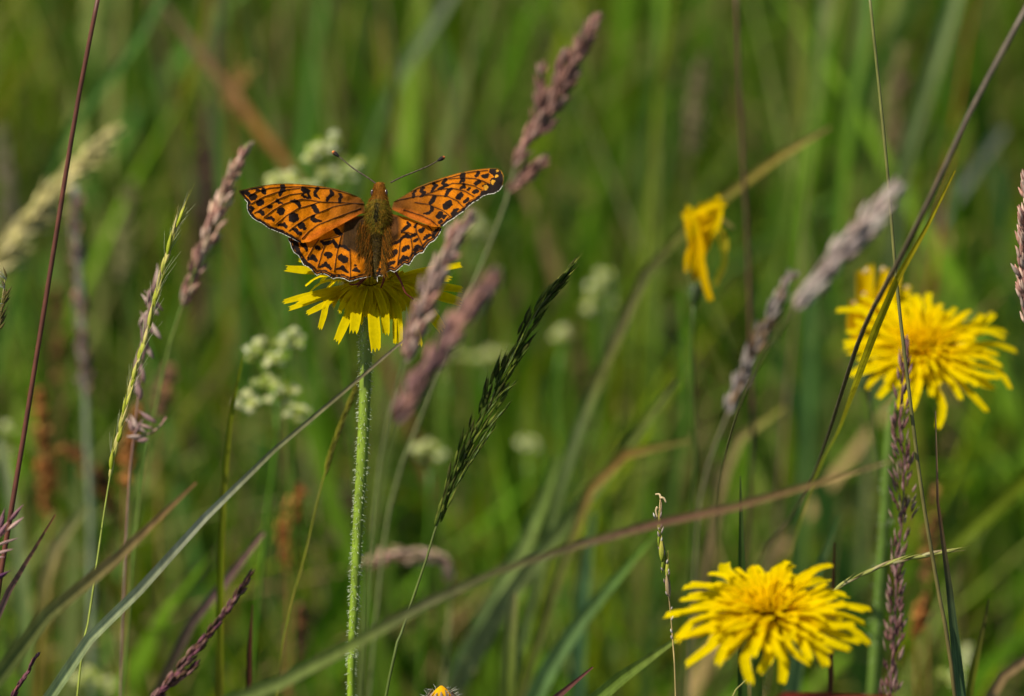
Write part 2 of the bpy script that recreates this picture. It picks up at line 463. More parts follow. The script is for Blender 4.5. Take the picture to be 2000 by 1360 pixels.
blade('dark slender blade tip standing at the bottom left of centre', [(493, 1180), (488, 1260), (485, 1370)], [3, 11, 13], [(.07, .025, .012), (.08, .03, .015)], .05)
blade('dark red brown blade tip standing behind the lower right yellow flower', [(1630, 1060), (1626, 1150), (1620, 1370)], [4, 11, 14], [(.08, .03, .015), (.06, .03, .012)], .05)
blade('dark upright green blade above the lower right yellow flower', [(1446, 930), (1447, 1010), (1448, 1100), (1450, 1370)], [2, 14, 18, 22], [(.06, .09, .02), (.035, .07, .01), (.03, .06, .01)], .02)
blade('pointed light green blade left of the purple spike', [(1640, 1005), (1615, 1070), (1585, 1150), (1540, 1370)], [3, 22, 34, 40], [(.08, .14, .04), (.09, .15, .05)], .12)
blade('yellow green blade at the right edge bottom', [(1932, 1170), (1920, 1240), (1900, 1310), (1885, 1380)], [4, 14, 18, 20], [(.09, .08, .02), (.13, .13, .01), (.10, .13, .01)], .05)
blade('broad yellow green blade slanting in from the right edge', [(2040, 900), (1950, 980), (1860, 1060), (1790, 1130), (1700, 1370)], [30, 46, 40, 30, 30], [G_YEL, (.12, .16, .015), (.1, .13, .02)], .25)
blade('pale brown blade crossing the lower right corner', [(2030, 1270), (1970, 1320), (1920, 1385)], [20, 24, 26], [(.22, .14, .07), (.2, .13, .05)], .1)

# --- broad blurred blades farther back
FAR = [
 ('tall light green blade behind the right wing tip, upper middle', [(1285, -40), (1278, 120), (1270, 250), (1245, 420), (1215, 600)], [40, 44, 42, 40, 36], [G_LITE, (.10, .15, .035), G_YEL], .45),
 ('tall green blade left of the thin green stem at the top', [(1695, -40), (1675, 120), (1650, 250), (1635, 420), (1610, 640)], [42, 46, 44, 40, 40], [(.09, .15, .035), G_LITE, (.06, .12, .02)], .4),
 ('tall green blade with pale edge leaning at the top right of centre', [(1615, -40), (1600, 100), (1590, 200), (1560, 420), (1540, 700)], [38, 40, 42, 40, 40], [(.14, .15, .06), G_LITE, G_MID], .42),
 ('pale green wide blade leaning toward the top right', [(1875, -40), (1845, 60), (1800, 200), (1770, 300), (1750, 420)], [42, 46, 44, 42, 36], [(.17, .21, .07), (.15, .19, .06), (.11, .14, .05)], .38),
 ('narrow bright yellow green blade near the top middle', [(1315, -40), (1310, 40), (1285, 130), (1270, 300)], [18, 22, 20, 20], [(.14, .19, .01), (.13, .17, .01)], .35),
 ('yellow blade bent at the top left', [(412, -40), (395, 60), (370, 140), (345, 220), (335, 260)], [24, 26, 26, 24, 10], [(.2, .18, .01), (.17, .15, .01), (.13, .13, .02)], .4),
 ('long slanting green blade behind the dark red stem', [(330, -40), (250, 110), (180, 190), (130, 270), (70, 420)], [24, 26, 26, 24, 24], [(.07, .14, .03), (.06, .13, .02)], .35),
 ('greyish green slanting blade above the butterfly', [(900, -40), (850, 40), (790, 130), (740, 230)], [30, 34, 34, 30], [(.14, .16, .09), (.11, .14, .07), (.07, .11, .03)], .45),
 ('broad bright green blade standing above the butterfly head', [(735, 40), (740, 120), (735, 220), (725, 320)], [16, 50, 60, 50], [(.2, .14, .02), (.12, .16, .01), (.10, .15, .01)], .5),
 ('dark brown tipped blade just behind the left antenna', [(775, 130), (770, 200), (755, 290), (745, 420)], [8, 22, 24, 24], [(.07, .05, .01), (.09, .08, .012), (.09, .12, .015)], .3),
 ('dark brown tipped blade just behind the right antenna', [(830, 200), (842, 260), (848, 330), (850, 460)], [8, 18, 22, 24], [(.08, .06, .012), (.1, .08, .012), (.08, .12, .015)], .3),
 ('rust coloured dry blade leaning toward the left wing', [(320, 10), (400, 120), (460, 190), (540, 300), (600, 390)], [16, 30, 34, 30, 26], [(.14, .09, .05), (.18, .10, .05), (.3, .13, .035), (.16, .07, .03)], .4),
 ('blue green wide blade at the right edge behind the flower', [(1900, 120), (1920, 200), (1940, 320), (1960, 480)], [30, 50, 50, 40], [G_BLUE, (.05, .11, .05), G_BLUE], .55),
 ('upright green blade behind the wilted flower stem', [(1330, 560), (1335, 700), (1330, 850), (1300, 1010)], [20, 26, 30, 30], [G_MID, (.07, .12, .02)], .3),
 ('light green blade slanting below the dark grass spike', [(1090, 890), (1050, 1000), (1010, 1090), (950, 1200), (890, 1330)], [20, 34, 40, 40, 40], [(.12, .17, .03), (.14, .18, .05), (.12, .17, .06)], .22),
 ('upright pale green blade at the left edge bottom', [(0, 860), (22, 980), (38, 1090), (48, 1230), (50, 1370)], [20, 28, 32, 34, 36], [(.2, .22, .1), (.14, .17, .06), (.09, .15, .02)], .22),
 ('blue green upright blade crossing under the arching blade', [(1155, 1000), (1145, 1100), (1132, 1200), (1125, 1380)], [16, 32, 36, 36], [(.07, .13, .05), (.06, .12, .045)], .25),
 ('broad yellowish green blade behind the dry spikelet', [(1195, 560), (1180, 680), (1165, 780), (1130, 900)], [20, 36, 34, 30], [(.13, .17, .05), (.13, .17, .03), (.07, .11, .02)], .4),
 ('green blade standing behind the upper right flower', [(1580, 560), (1575, 700), (1570, 860), (1560, 1010)], [30, 46, 50, 46], [(.06, .12, .025), (.07, .13, .03)], .35),
 ('bent tan blade low behind the purple spike', [(1530, 795), (1470, 830), (1430, 880), (1400, 990)], [12, 26, 26, 22], [(.14, .14, .02), (.18, .14, .05), (.16, .11, .05)], .25),
 ('pale straw blade under the left mauve cluster', [(170, 985), (140, 1030), (95, 1090), (80, 1200)], [20, 30, 30, 24], [(.15, .17, .05), (.26, .2, .08), (.17, .13, .02)], .2),
 ('greenish grey blade behind the whitish spike at the right', [(1960, 250), (1880, 360), (1800, 480), (1740, 640)], [30, 46, 46, 40], [(.11, .12, .09), (.14, .16, .11), (.09, .12, .05)], .5),
]
for lab, p2, wp, cl, d in FAR:
    blade(lab, p2, [q * (DIST / (DIST + d)) * 1.12 for q in wp], [[1.35 * v_ for v_ in q] for q in cl], d, .3, face=.2, group='grass blades behind the flowers')

# --- soft seed heads
HUSK_M = [(.42, .23, .175), (.55, .39, .31), (.36, .22, .16), MAUVE_D, (.44, .32, .22)]
HUSK_D = [MAUVE_D, MAUVE, (.16, .08, .08), (.2, .10, .105)]
seed_head('mauve plume left of the butterfly wing, leaning right', [(484, 280), (455, 340), (420, 430), (385, 520), (358, 592)], [(335, 660), (300, 820), (270, 1000), (240, 1370)], [6, 22, 32, 36, 36, 30, 10], 190, 34, HUSK_M, .09, .15, (6, 5), seed=11)
seed_head('faded mauve plume standing upright beside the dark red stem', [(148, 365), (150, 450), (157, 560), (163, 680), (168, 770)], [(172, 880), (178, 1020), (180, 1370)], [10, 26, 28, 26, 24, 22, 20], 190, 34, [MAUVE, (.17, .11, .11), MAUVE_D, (.2, .16, .14)], .24, .3, (16, 18), ((.2, .22, .15), (.1, .14, .06)), seed=12)
seed_head('tall brown mauve plume above the right wing tip with side tufts', [(1167, 30), (1135, 90), (1100, 165), (1060, 235), (1030, 280), (1008, 318)], [(1000, 360), (975, 430), (940, 520), (880, 660), (820, 820), (760, 1000), (720, 1370)], [8, 26, 40, 46, 48, 44, 40, 12], 260, 36, [(.24, .135, .11), MAUVE, (.3, .19, .15), MAUVE_D, (.18, .09, .07)], .13, .1, (7, 6), ((.13, .12, .06), (.08, .11, .02)), seed=13,
          branches=[([(1068, 308), (1035, 335), (1000, 366)], [8, 26, 14], 34), ([(1060, 122), (1056, 170), (1046, 225)], [8, 18, 14], 22), ([(1108, 95), (1098, 130), (1080, 190)], [8, 20, 20], 26)])
seed_head('pale mauve plume in front of the yellow flower under the right wing', [(922, 418), (890, 465), (855, 535), (825, 605), (795, 690)], [(772, 760), (750, 860), (730, 1000), (705, 1370)], [8, 30, 34, 36, 34, 30, 24], 190, 34, [MAUVE_P, (.36, .25, .21), MAUVE, (.28, .19, .16)], -.12, .03, (4, 3), ((.12, .11, .05), (.06, .10, .01)), seed=14)
seed_head('dull mauve plume leaning in the foreground right of the flower stem', [(982, 522), (930, 590), (870, 670), (815, 750), (775, 818)], [(755, 880), (735, 1000), (720, 1130), (700, 1390)], [12, 34, 38, 38, 34, 30, 26], 220, 34, [MAUVE, (.19, .10, .10), MAUVE_D, (.24, .14, .14)], -.18, 0, (4, 3), ((.08, .10, .02), (.06, .10, .01)), seed=15)
seed_head('whitish mauve plume leaning in front of the thin green stem', [(1757, 362), (1715, 415), (1660, 475), (1605, 540), (1560, 590)], [(1515, 655, -.15), (1470, 735, -.10), (1430, 840, -.01), (1405, 960, .08), (1390, 1200, .2)], [22, 44, 44, 42, 36, 26], 210, 36, [(.42, .34, .3), (.35, .27, .24), (.3, .22, .19), (.38, .33, .28)], -.17, .05, (5, 3), ((.22, .16, .10), (.12, .11, .04), (.07, .10, .01)), seed=16, spread=.3)
seed_head('greyish blurred plume below the whitish one on the right', [(1548, 530), (1520, 590), (1490, 650), (1455, 730), (1425, 800)], [(1390, 890), (1365, 1000), (1345, 1370)], [12, 30, 32, 34, 30, 22], 140, 36, [(.2, .17, .16), (.14, .1, .09), (.26, .22, .2), (.17, .11, .06)], .14, .1, (5, 4), ((.15, .12, .08), (.06, .08, .01)), seed=17)
seed_head('brown purple spike leaning in from the bottom left', [(492, 1118), (455, 1175), (410, 1235), (360, 1295), (305, 1365)], [(270, 1420), (250, 1500)], [8, 16, 20, 22, 24, 30], 150, 26, [PURP, (.13, .06, .04), (.09, .05, .03), (.17, .09, .08)], .03, .1, (6, 8), (BROWNRED, BROWNRED), seed=18,
          branches=[([(392, 1290), (365, 1315), (320, 1345)], [6, 14, 14], 26)], spread=.25)
seed_head('small crimson purple spike at the bottom left corner', [(76, 1275), (58, 1305), (40, 1335), (15, 1380)], [(0, 1420), (-10, 1500)], [4, 10, 14, 18], 60, 18, [PURP, (.17, .05, .06), (.1, .04, .05)], -.005, .1, (4, 5), (PURP, BROWNRED), seed=19, spread=.25)
seed_head('cream feathery plume drooping at the upper left', [(235, 248), (190, 290), (130, 345), (80, 400), (40, 450), (-10, 520)], [(-60, 620), (-100, 800)], [12, 34, 46, 50, 48, 50], 230, 40, [(.58, .50, .22), (.5, .44, .18), (.62, .54, .28), (.42, .38, .14)], .25, .2, (6, 8), (STRAW, OLIVE), seed=20, spread=.6,
          branches=[([(215, 300), (150, 330), (100, 380)], [16, 34, 34], 60), ([(130, 410), (70, 440), (10, 480)], [14, 30, 30], 50), ([(60, 480), (20, 510), (-20, 540)], [12, 26, 26], 34)])
seed_head('blurred pale straw plume behind the upright mauve plume', [(255, 350), (250, 420), (243, 480), (240, 540)], [(245, 620), (250, 800)], [16, 40, 44, 30], 90, 36, [(.3, .27, .12), (.24, .22, .09)], .38, .3, (6, 8), (OLIVE, OLIVE), seed=21)
seed_head('blurred brownish plume at the far left edge', [(-5, 250), (10, 330), (20, 420), (10, 520)], [(0, 640), (-10, 800)], [20, 50, 56, 40], 120, 40, [(.26, .22, .14), (.2, .17, .10)], .4, .3, (6, 8), (OLIVE, OLIVE), seed=22)
seed_head('blurred buff plume right of the butterfly behind the grass', [(1375, 100), (1368, 160), (1362, 220), (1350, 290)], [(1345, 380), (1340, 520)], [18, 46, 50, 34], 100, 38, [(.22, .19, .1), (.2, .15, .08)], .45, .3, (6, 8), (OLIVE, OLIVE), seed=23)
seed_head('blurred pinkish buff plume behind the thin green stem top', [(1760, 90), (1755, 160), (1748, 230), (1735, 310)], [(1730, 400), (1725, 520)], [16, 40, 42, 30], 90, 36, [(.26, .18, .1), (.2, .14, .08)], .45, .3, (6, 8), (OLIVE, OLIVE), seed=24)
seed_head('drooping mauve tan plume lying low behind the flower stem', [(690, 1110), (740, 1090), (800, 1085), (860, 1095), (880, 1130)], [(880, 1180), (870, 1300), (860, 1390)], [14, 26, 30, 30, 20], 110, 34, [MAUVE_P, (.3, .22, .14), MAUVE, (.25, .2, .1)], .2, .2, (6, 8), (STRAW, OLIVE), seed=25, spread=.7)

# --- rusty sorrel spikes far behind
def sorrel(label, p2, hw, n, d, seed, cols=None, low=(0, 160)):
    last = p2[-1]
    return seed_head(label, p2, [(last[0] + low[0], last[1] + low[1]), (last[0] + low[0] * 1.2, last[1] + low[1] * 2)], hw, n, 22, cols or [RUST, (.3, .12, .03), (.16, .06, .02), (.34, .17, .05)], d, .3, (7, 8), (RUST, OLIVE), seed, spread=1.0, name='sorrel', cat='sorrel', group='rusty sorrel spikes behind', wratio=.7)
sorrel('rust orange sorrel spike at the left between the stems, lower half', [(75, 760), (85, 830), (90, 900), (95, 1000)], [20, 44, 50, 40], 150, .28, 31)
sorrel('rust orange sorrel spike just left of the hairy stem near the bottom', [(590, 950), (570, 1000), (560, 1050), (565, 1110)], [20, 50, 50, 36], 130, .24, 32)
sorrel('round brown sorrel head right of the mauve cluster', [(335, 715), (325, 745), (318, 775), (310, 810)], [24, 46, 46, 30], 90, .26, 33, [(.2, .12, .06), (.26, .13, .06), (.15, .08, .05)])
sorrel('dark brown sorrel spike slanting behind the green awned spike', [(120, 870), (160, 900), (200, 940), (220, 1000)], [26, 36, 36, 30], 110, .26, 34, [(.13, .06, .02), (.2, .10, .02), (.1, .05, .02)])
sorrel('small orange sorrel tuft beside the awned spike', [(268, 790), (262, 830), (250, 880), (245, 960)], [14, 30, 30, 24], 70, .22, 35)
sorrel('tan sorrel head above the rust blade at the upper left', [(500, 130), (480, 150), (460, 175), (450, 210)], [26, 50, 50, 30], 90, .42, 36, [(.3, .2, .06), (.26, .15, .05)])
sorrel('dim reddish sorrel spike behind the dark red stem', [(105, 560), (108, 620), (112, 690), (115, 740)], [18, 34, 34, 24], 90, .4, 37, [(.17, .09, .03), (.2, .1, .04)])
sorrel('brown sorrel spike below the rust one left of the hairy stem', [(585, 1180), (580, 1230), (575, 1290), (570, 1350)], [18, 34, 34, 26], 80, .26, 38, [(.16, .07, .03), (.2, .1, .05)])
sorrel('small brown sorrel spike behind the thin stems at the lower right', [(1830, 950), (1820, 1010), (1815, 1070), (1810, 1130)], [14, 28, 30, 24], 70, .24, 39, [(.2, .10, .03), (.15, .07, .03)])
sorrel('reddish sorrel tuft beside the purple spike at the lower right', [(1805, 1165), (1800, 1185), (1795, 1205), (1790, 1240)], [18, 34, 30, 20], 50, .2, 40)

# --- white bedstraw
def bedstraw(label, blobs, d, seed, drop=260):
    r = np.random.default_rng(seed)
    cxy = np.mean([(b[0], b[1]) for b in blobs], axis=0)
    root = (cxy[0] + r.uniform(-15, 15), cxy[1] + drop)
    main = path([(cxy[0], cxy[1] + 40), (cxy[0] + r.uniform(-10, 10), cxy[1] + drop * .5), root], d, .35)
    full = ground_end(main); base = np.array([full[-1][0], full[-1][1], 0.0])
    t = thing('bedstraw', label, 'wildflower', base, 'white bedstraw among the grass')
    sg = Geo(); sp = spline(full, 30)
    V, F = tube(sp, np.full(30, 5 * MPP), 6); sg.add(V, F, G_MID)
    for (bx, by, br) in blobs:
        c = P(bx, by, d); R = br * MPP
        q = spline([main[0], (main[0] + c) / 2 - np.array([0, 0, R * .2]), c], 8)
        V, F = tube(q, np.full(8, 3 * MPP), 5); sg.add(V, F, G_LITE)
        fg = Geo()
        for k_ in range(int(5 + br * .16)):
            u0 = r.normal(size=3) * (.75, .6, .55); hc = c + u0 * R * .72; hr = R * r.uniform(.16, .42)
            V, F = tube(spline([c - np.array([0, 0, R * .5]), (c + hc) / 2, hc], 5), np.full(5, 1.6 * MPP), 4); sg.add(V, F, G_LITE)
            for i in range(r.integers(4, 13)):
                u = unit(r.normal(size=3)); u[2] = abs(u[2]) * .8
                pc = hc + u * hr * r.uniform(.3, 1.2)
                nrm = unit(u + np.array([0, -.3, .6])); a = unit(np.cross(nrm, r.normal(size=3))); b = np.cross(nrm, a)
                L = r.uniform(7, 12) * MPP
                col = np.array([(.66, .65, .36), (.52, .54, .14), (.74, .73, .50), (.24, .33, .03)][r.integers(4)])
                V = [pc]; F = []
                for q_ in range(4):
                    an = q_ * math.pi / 2; e = math.cos(an) * a + math.sin(an) * b; f = np.cross(nrm, e)
                    V += [pc + e * L * .5 + f * L * .3, pc + e * L + nrm * L * .15, pc + e * L * .5 - f * L * .3]
                    F.append((0, 1 + 3 * q_, 2 + 3 * q_, 3 + 3 * q_))
                fg.add(np.array(V), F, col)
        part('flower_cluster', fg, M_PETAL, t, 'stuff')
    part('stem', sg, M_STEM, t)
    return t
bedstraw('largest white bedstraw cluster behind the butterfly left antenna', [(655, 290, 34), (610, 305, 30), (690, 325, 28), (640, 340, 26)], .2, 51)
bedstraw('white bedstraw just above the left forewing edge', [(560, 350, 34), (590, 365, 30), (530, 358, 24)], .21, 52)
bedstraw('pale bedstraw with two tiers left of the hairy stem', [(530, 685, 36), (575, 665, 26), (500, 690, 20), (490, 785, 28), (560, 765, 30), (590, 805, 26), (520, 745, 18)], .16, 53)
bedstraw('small white bedstraw patch right of the hairy stem at mid height', [(835, 878, 30), (865, 890, 22), (815, 880, 20)], .26, 54)
bedstraw('faint bedstraw patch right of the dark grass spike base', [(1020, 862, 24), (1040, 870, 18)], .36, 55)
bedstraw('round bedstraw patch right of the dark grass spike top', [(1085, 652, 26), (1105, 655, 16)], .36, 56)
bedstraw('tall greenish bedstraw clump between the spike tip and the wilted flower', [(1165, 560, 28), (1155, 600, 26), (1185, 540, 22)], .36, 57)
bedstraw('dim bedstraw dot behind the right wing edge', [(920, 440, 24), (935, 460, 18)], .42, 58)
bedstraw('tiny bedstraw sprig beside the foreground mauve plume', [(880, 690, 20), (865, 735, 18)], .42, 59)
bedstraw('dim bedstraw near the left bottom of the main flower', [(940, 700, 20), (970, 690, 16)], .42, 60)
bedstraw('pale sprig low at the right of the purple spike bottom', [(1890, 1285, 20), (1865, 1320, 22)], .25, 61)
bedstraw('mauve white sprig at the bottom left under the pale blade', [(165, 1320, 26), (195, 1345, 24)], .25, 62)
bedstraw('white sprig at the left edge beside the dark red stem', [(5, 850, 24), (0, 890, 20)], .3, 63)

# ------------------------------------------------------------------ crisp grass spikes with single spikelets
def spike_stem(name, label, p2, d, k, wpx, cols, cat='grass spike', mt=None):
    full = ground_end(path(p2, d, k)); base = np.array([full[-1][0], full[-1][1], 0.0])
    t = thing(name, label, cat, base)
    sp = spline(full, 70)
    V, F = tube(sp, ramp(wpx, 70) * MPP / 2, 7)
    part('stem', (V, F, np.repeat(cramp(cols, 70), 7, 0)), M_STEM, t)
    return t, path(p2, d, k)

def img_dir(ax, ang, side=0.0):
    """rotate an axis in the picture plane by ang, tip it by side"""
    a = unit(ax); n = VIEW
    b = np.cross(n, a)
    return unit(a * math.cos(ang) + b * math.sin(ang) + n * side)

def along(pts, f, n=80):
    sp = spline(pts, n); j = f * (n - 1); a = int(min(j, n - 2))
    return sp[a] * (1 - (j - a)) + sp[a + 1] * (j - a), unit(sp[a] - sp[a + 1])

# green awned spike at the left
t, pp = spike_stem('awned_grass', 'sharp slender green spike with fine bristles left of the butterfly', [(352, 425), (335, 470), (310, 560), (285, 660), (255, 760), (225, 880), (210, 960), (195, 1060), (175, 1200), (150, 1370)], .004, .06, [1.5, 4, 5, 6, 6, 7], [(.25, .28, .05), (.16, .2, .02), (.12, .18, .02)])
ms = [spikelet_mesh((.34, .38, .02), (.55, .47, .16), .5, seed=1), spikelet_mesh((.28, .34, .015), (.42, .42, .06), .9, seed=2), spikelet_mesh((.44, .42, .08), (.6, .48, .24), .3, seed=3)]
vis = path([(352, 425), (335, 470), (310, 560), (285, 660), (255, 760), (225, 880), (212, 945)], .004, .06)
r = random.Random(3)
for i in range(30):
    f = .02 + .96 * i / 29
    c, ax = along(vis, f)
    s = 1 if i % 2 else -1
    place_spikelet(ms[i % 3], t, c, img_dir(ax, s * r.uniform(.02, .12), r.uniform(-.15, .15)), r.uniform(40, 56) * MPP, r.uniform(14, 19) * MPP, r.uniform(0, 6))
hg = Geo()
for i in range(70):
    c, ax = along(vis, r.random() * .95)
    q = img_dir(ax, r.choice([-1, 1]) * r.uniform(.05, .35), r.uniform(-.2, .2)); L = r.uniform(35, 70) * MPP
    V, F = tube(np.array([c, c + q * L * .5, c + q * L + RIGHT * L * .03]), [.00006, .00005, .00002], 3); hg.add(V, F, (.35, .36, .2))
part('bristles', hg, M_HAIR, t, 'stuff')

# mauve cluster behind it
t, pp = spike_stem('soft_grass', 'mauve spikelet cluster right behind the awned green spike', [(318, 520), (300, 590), (285, 680), (272, 760), (262, 850), (250, 980), (235, 1370)], .05, .2, [3, 5, 6, 6], [MAUVE_D, (.12, .09, .06), OLIVE])
ms = [spikelet_mesh((.26, .15, .14), (.38, .25, .22), 0, seed=4), spikelet_mesh((.34, .24, .2), (.5, .37, .32), 0, seed=5), spikelet_mesh((.2, .115, .11), (.3, .19, .18), 0, seed=6)]
for i, (x, y, a, l) in enumerate([(300, 560, -.15, 60), (312, 550, .1, 55), (285, 585, -.3, 50), (295, 600, .1, 55), (310, 600, .7, 60), (318, 592, .75, 60), (300, 640, .5, 60), (315, 650, .55, 50), (285, 640, -.1, 55), (278, 640, -.5, 60), (272, 625, -.55, 50), (290, 670, .3, 60), (280, 690, 0, 60), (300, 690, .45, 45), (270, 720, 0, 60), (282, 735, .2, 55), (265, 760, -.1, 50), (275, 770, .2, 45), (262, 715, -.2, 50)]):
    c = P(x, y + l * .25, .05 + random.uniform(-.004, .004))
    place_spikelet(ms[i % 3], t, c, img_dir(UPV, -a, random.uniform(-.2, .2)), l * .95 * MPP, 25 * MPP, random.uniform(0, 6))
bg_ = Geo(); br = spline(path([(262, 850), (285, 850), (310, 835), (325, 815)], .056, 0), 10); V, F = tube(br, np.full(10, 2 * MPP), 5); bg_.add(V, F, MAUVE_D)
part('branch', bg_, M_STEM, t)
for i, (x, y, a, l) in enumerate([(285, 845, 1.0, 55), (305, 825, 1.0, 45), (300, 838, 1.25, 40), (278, 855, 1.5, 34), (262, 850, -.5, 40), (258, 845, .2, 36), (270, 838, .5, 34), (290, 858, 1.7, 26)]):
    place_spikelet(ms[(i + 1) % 3], t, P(x, y, .055), img_dir(UPV, -a, .1), l * MPP, 20 * MPP, i)

# dark green panicle in the middle
dk = [(1127, 512), (1100, 545), (1060, 592), (1030, 640), (1000, 695), (970, 755), (945, 815), (915, 875), (890, 930), (868, 985), (850, 1035), (832, 1095), (790, 1220), (752, 1370)]
t, pp = spike_stem('dark_grass', 'dark green feathery grass spike leaning right in the middle', dk, .008, .05, [1.5, 6, 10, 11, 9], [(.1, .11, .02), (.05, .08, .01), (.06, .10, .012), (.07, .12, .014)])
ms = [spikelet_mesh((.028, .055, .006), (.06, .085, .012), .25, seed=7), spikelet_mesh((.045, .08, .006), (.16, .17, .03), .3, seed=8), spikelet_mesh((.02, .038, .005), (.06, .055, .014), .3, seed=9)]  # tips paler than bases: sunlight on the husk ends put into the colour
vis = path(dk[:11], .008, .05); r = random.Random(8)
for i in range(200):
    f = .04 + .95 * (i / 199)
    c, ax = along(vis, f)
    wpx = np.interp(f, [0, .15, .3, .5, .7, .85, 1], [2, 7, 13, 17, 17, 11, 4])
    off = r.uniform(-1, 1) * wpx
    c = c + np.cross(VIEW, ax) * off * MPP + VIEW * r.uniform(-8, 8) * MPP
    place_spikelet(ms[i % 3], t, c, img_dir(ax, off / 75 + r.uniform(-.09, .09), r.uniform(-.2, .2)), r.uniform(30, 46) * MPP, r.uniform(11, 15) * MPP, r.uniform(0, 6))
for bx in ([(998, 755), (975, 775), (950, 810)], [(960, 842), (935, 880), (905, 925)], [(1022, 655), (1005, 690), (985, 730)], [(985, 800), (960, 830), (935, 870)], [(940, 870), (915, 910), (890, 950)]):
    bb = path(bx, .005, .05)
    for i in range(9):
        c, ax = along(bb, .05 + .9 * i / 8)
        place_spikelet(ms[i % 3], t, c, img_dir(ax, r.uniform(-.12, .12), 0), r.uniform(24, 34) * MPP, 9 * MPP, i)
    V, F = tube(spline(bb, 8), np.full(8, 1.6 * MPP), 5)
    part('branch', (V, F, np.full((len(V), 3), (.05, .08, .01))), M_STEM, t)

# purple spike at the lower right
pk = [(1772, 655), (1766, 720), (1758, 800), (1757, 850), (1766, 900), (1764, 1000), (1755, 1080), (1750, 1150), (1748, 1230), (1742, 1300), (1738, 1375)]
t, pp = spike_stem('purple_grass', 'long purple flowering grass spike in front of the upper right flower', pk, .03, .2, [2, 5, 8, 10, 10], [PURP, (.12, .06, .05), (.11, .08, .03)])
ms = [spikelet_mesh((.17, .075, .065), (.27, .14, .125), 0, seed=10), spikelet_mesh((.2, .12, .10), (.34, .2, .2), 0, seed=11), spikelet_mesh((.09, .04, .035), (.15, .06, .07), 0, seed=12), spikelet_mesh((.26, .19, .10), (.36, .25, .2), 0, seed=13)]
vis = path(pk, .03, .2); r = random.Random(9)
for i in range(250):
    f = .02 + .97 * r.random()
    c, ax = along(vis, f)
    wpx = np.interp(f, [0, .1, .2, .3, .36, .5, .6, .66, .78, .9, 1], [3, 9, 14, 13, 21, 21, 12, 10, 15, 15, 17])
    off = r.uniform(-1, 1) * wpx
    c = c + np.cross(VIEW, ax) * off * MPP + VIEW * r.uniform(-9, 9) * MPP
    place_spikelet(ms[r.choice([0, 0, 1, 1, 2, 3])], t, c, img_dir(ax, off / 40 + r.uniform(-.1, .1), r.uniform(-.2, .2)), r.uniform(20, 32) * MPP, r.uniform(9, 12) * MPP, r.uniform(0, 6))

# dry spikelet standing alone left of the lower flower
dr_ = [(1290, 970), (1286, 1010), (1292, 1070), (1302, 1130), (1310, 1200), (1315, 1270), (1320, 1370)]
t, pp = spike_stem('dry_grass', 'thin dry spikelet with curled pale tip left of the lower yellow flower', dr_, .0, .05, [2, 4, 4, 5, 5, 5], [(.3, .2, .08), (.2, .17, .05), (.09, .05, .035), (.1, .06, .04), (.14, .2, .02)])
ms = [spikelet_mesh((.24, .3, .02), (.42, .34, .08), 0, seed=14), spikelet_mesh((.3, .22, .12), (.42, .3, .16), 0, seed=15), spikelet_mesh((.2, .27, .02), (.24, .25, .04), 0, seed=16)]
for i, (x, y, a, l, w_, m_) in enumerate([(1290, 1000, -.05, 34, 11, 1), (1285, 1022, -.2, 36, 10, 1), (1290, 1035, .05, 44, 15, 0), (1287, 1062, -.08, 44, 15, 2), (1292, 1088, .0, 46, 16, 0), (1297, 1096, .06, 44, 15, 2), (1292, 1112, -.15, 48, 15, 2), (1302, 1122, -.05, 50, 14, 0), (1306, 1155, .1, 44, 12, 1), (1301, 1148, -.2, 40, 11, 0), (1307, 1165, -.02, 40, 10, 1)]):
    place_spikelet(ms[m_], t, P(x, y + 8, random.uniform(-.001, .001)), img_dir(UPV, -a, 0), l * 1.1 * MPP, w_ * 1.35 * MPP, i)
cg = Geo()
for q in ([(1291, 975), (1288, 966), (1280, 966)], [(1291, 972), (1297, 974), (1301, 982)], [(1284, 990), (1281, 998), (1284, 1012)]):
    V, F = tube(spline(path(q, 0, 0), 7), np.linspace(2.6, 1.6, 7) * MPP, 5); cg.add(V, F, (.5, .38, .22))
part('curled_tip', cg, M_SEED, t)
fg = Geo(); r = random.Random(4)
for i in range(22):
    c, ax = along(path(dr_[1:6], 0, .05), r.random()); s = r.choice([-1, 1]); q = img_dir(ax, s * r.uniform(.1, .5), r.uniform(-.3, .3))
    L = r.uniform(6, 14) * MPP; st = c + np.cross(VIEW, ax) * s * r.uniform(0, 6) * MPP - VIEW * .0006
    V, F = tube(np.array([st, st + q * L * .6, st + q * L]), np.array([1.6, 2, .4]) * MPP, 4); fg.add(V, F, r.choice([(.34, .28, .24), (.2, .15, .13), (.42, .38, .34)]))
part('anthers', fg, M_SEED, t, 'stuff')

# bowed spike behind the lower flower
bw = [(1885, 1075), (1840, 1080), (1790, 1088), (1740, 1100), (1690, 1120), (1640, 1146), (1590, 1180), (1520, 1260), (1440, 1350), (1420, 1385)]
t, pp = spike_stem('bowed_grass', 'yellow green bowed spike bending out behind the lower yellow flower', bw, .01, .03, [1.2, 3, 5, 6, 8, 10], [(.2, .15, .05), (.2, .22, .03), (.24, .25, .08), (.16, .2, .05)])
ms = [spikelet_mesh((.28, .3, .08), (.36, .34, .1), .2, seed=17), spikelet_mesh((.2, .24, .03), (.24, .2, .08), .3, seed=18), spikelet_mesh((.36, .36, .18), (.2, .11, .06), .2, seed=19)]
vis = path(bw[1:7], .01, .03); r = random.Random(12)
for i in range(14):
    c, ax = along(vis, .05 + .85 * i / 13); s = 1 if i % 2 else -1
    place_spikelet(ms[i % 3], t, c, img_dir(ax, s * r.uniform(.03, .12), 0), r.uniform(46, 66) * MPP, r.uniform(12, 17) * MPP, i)

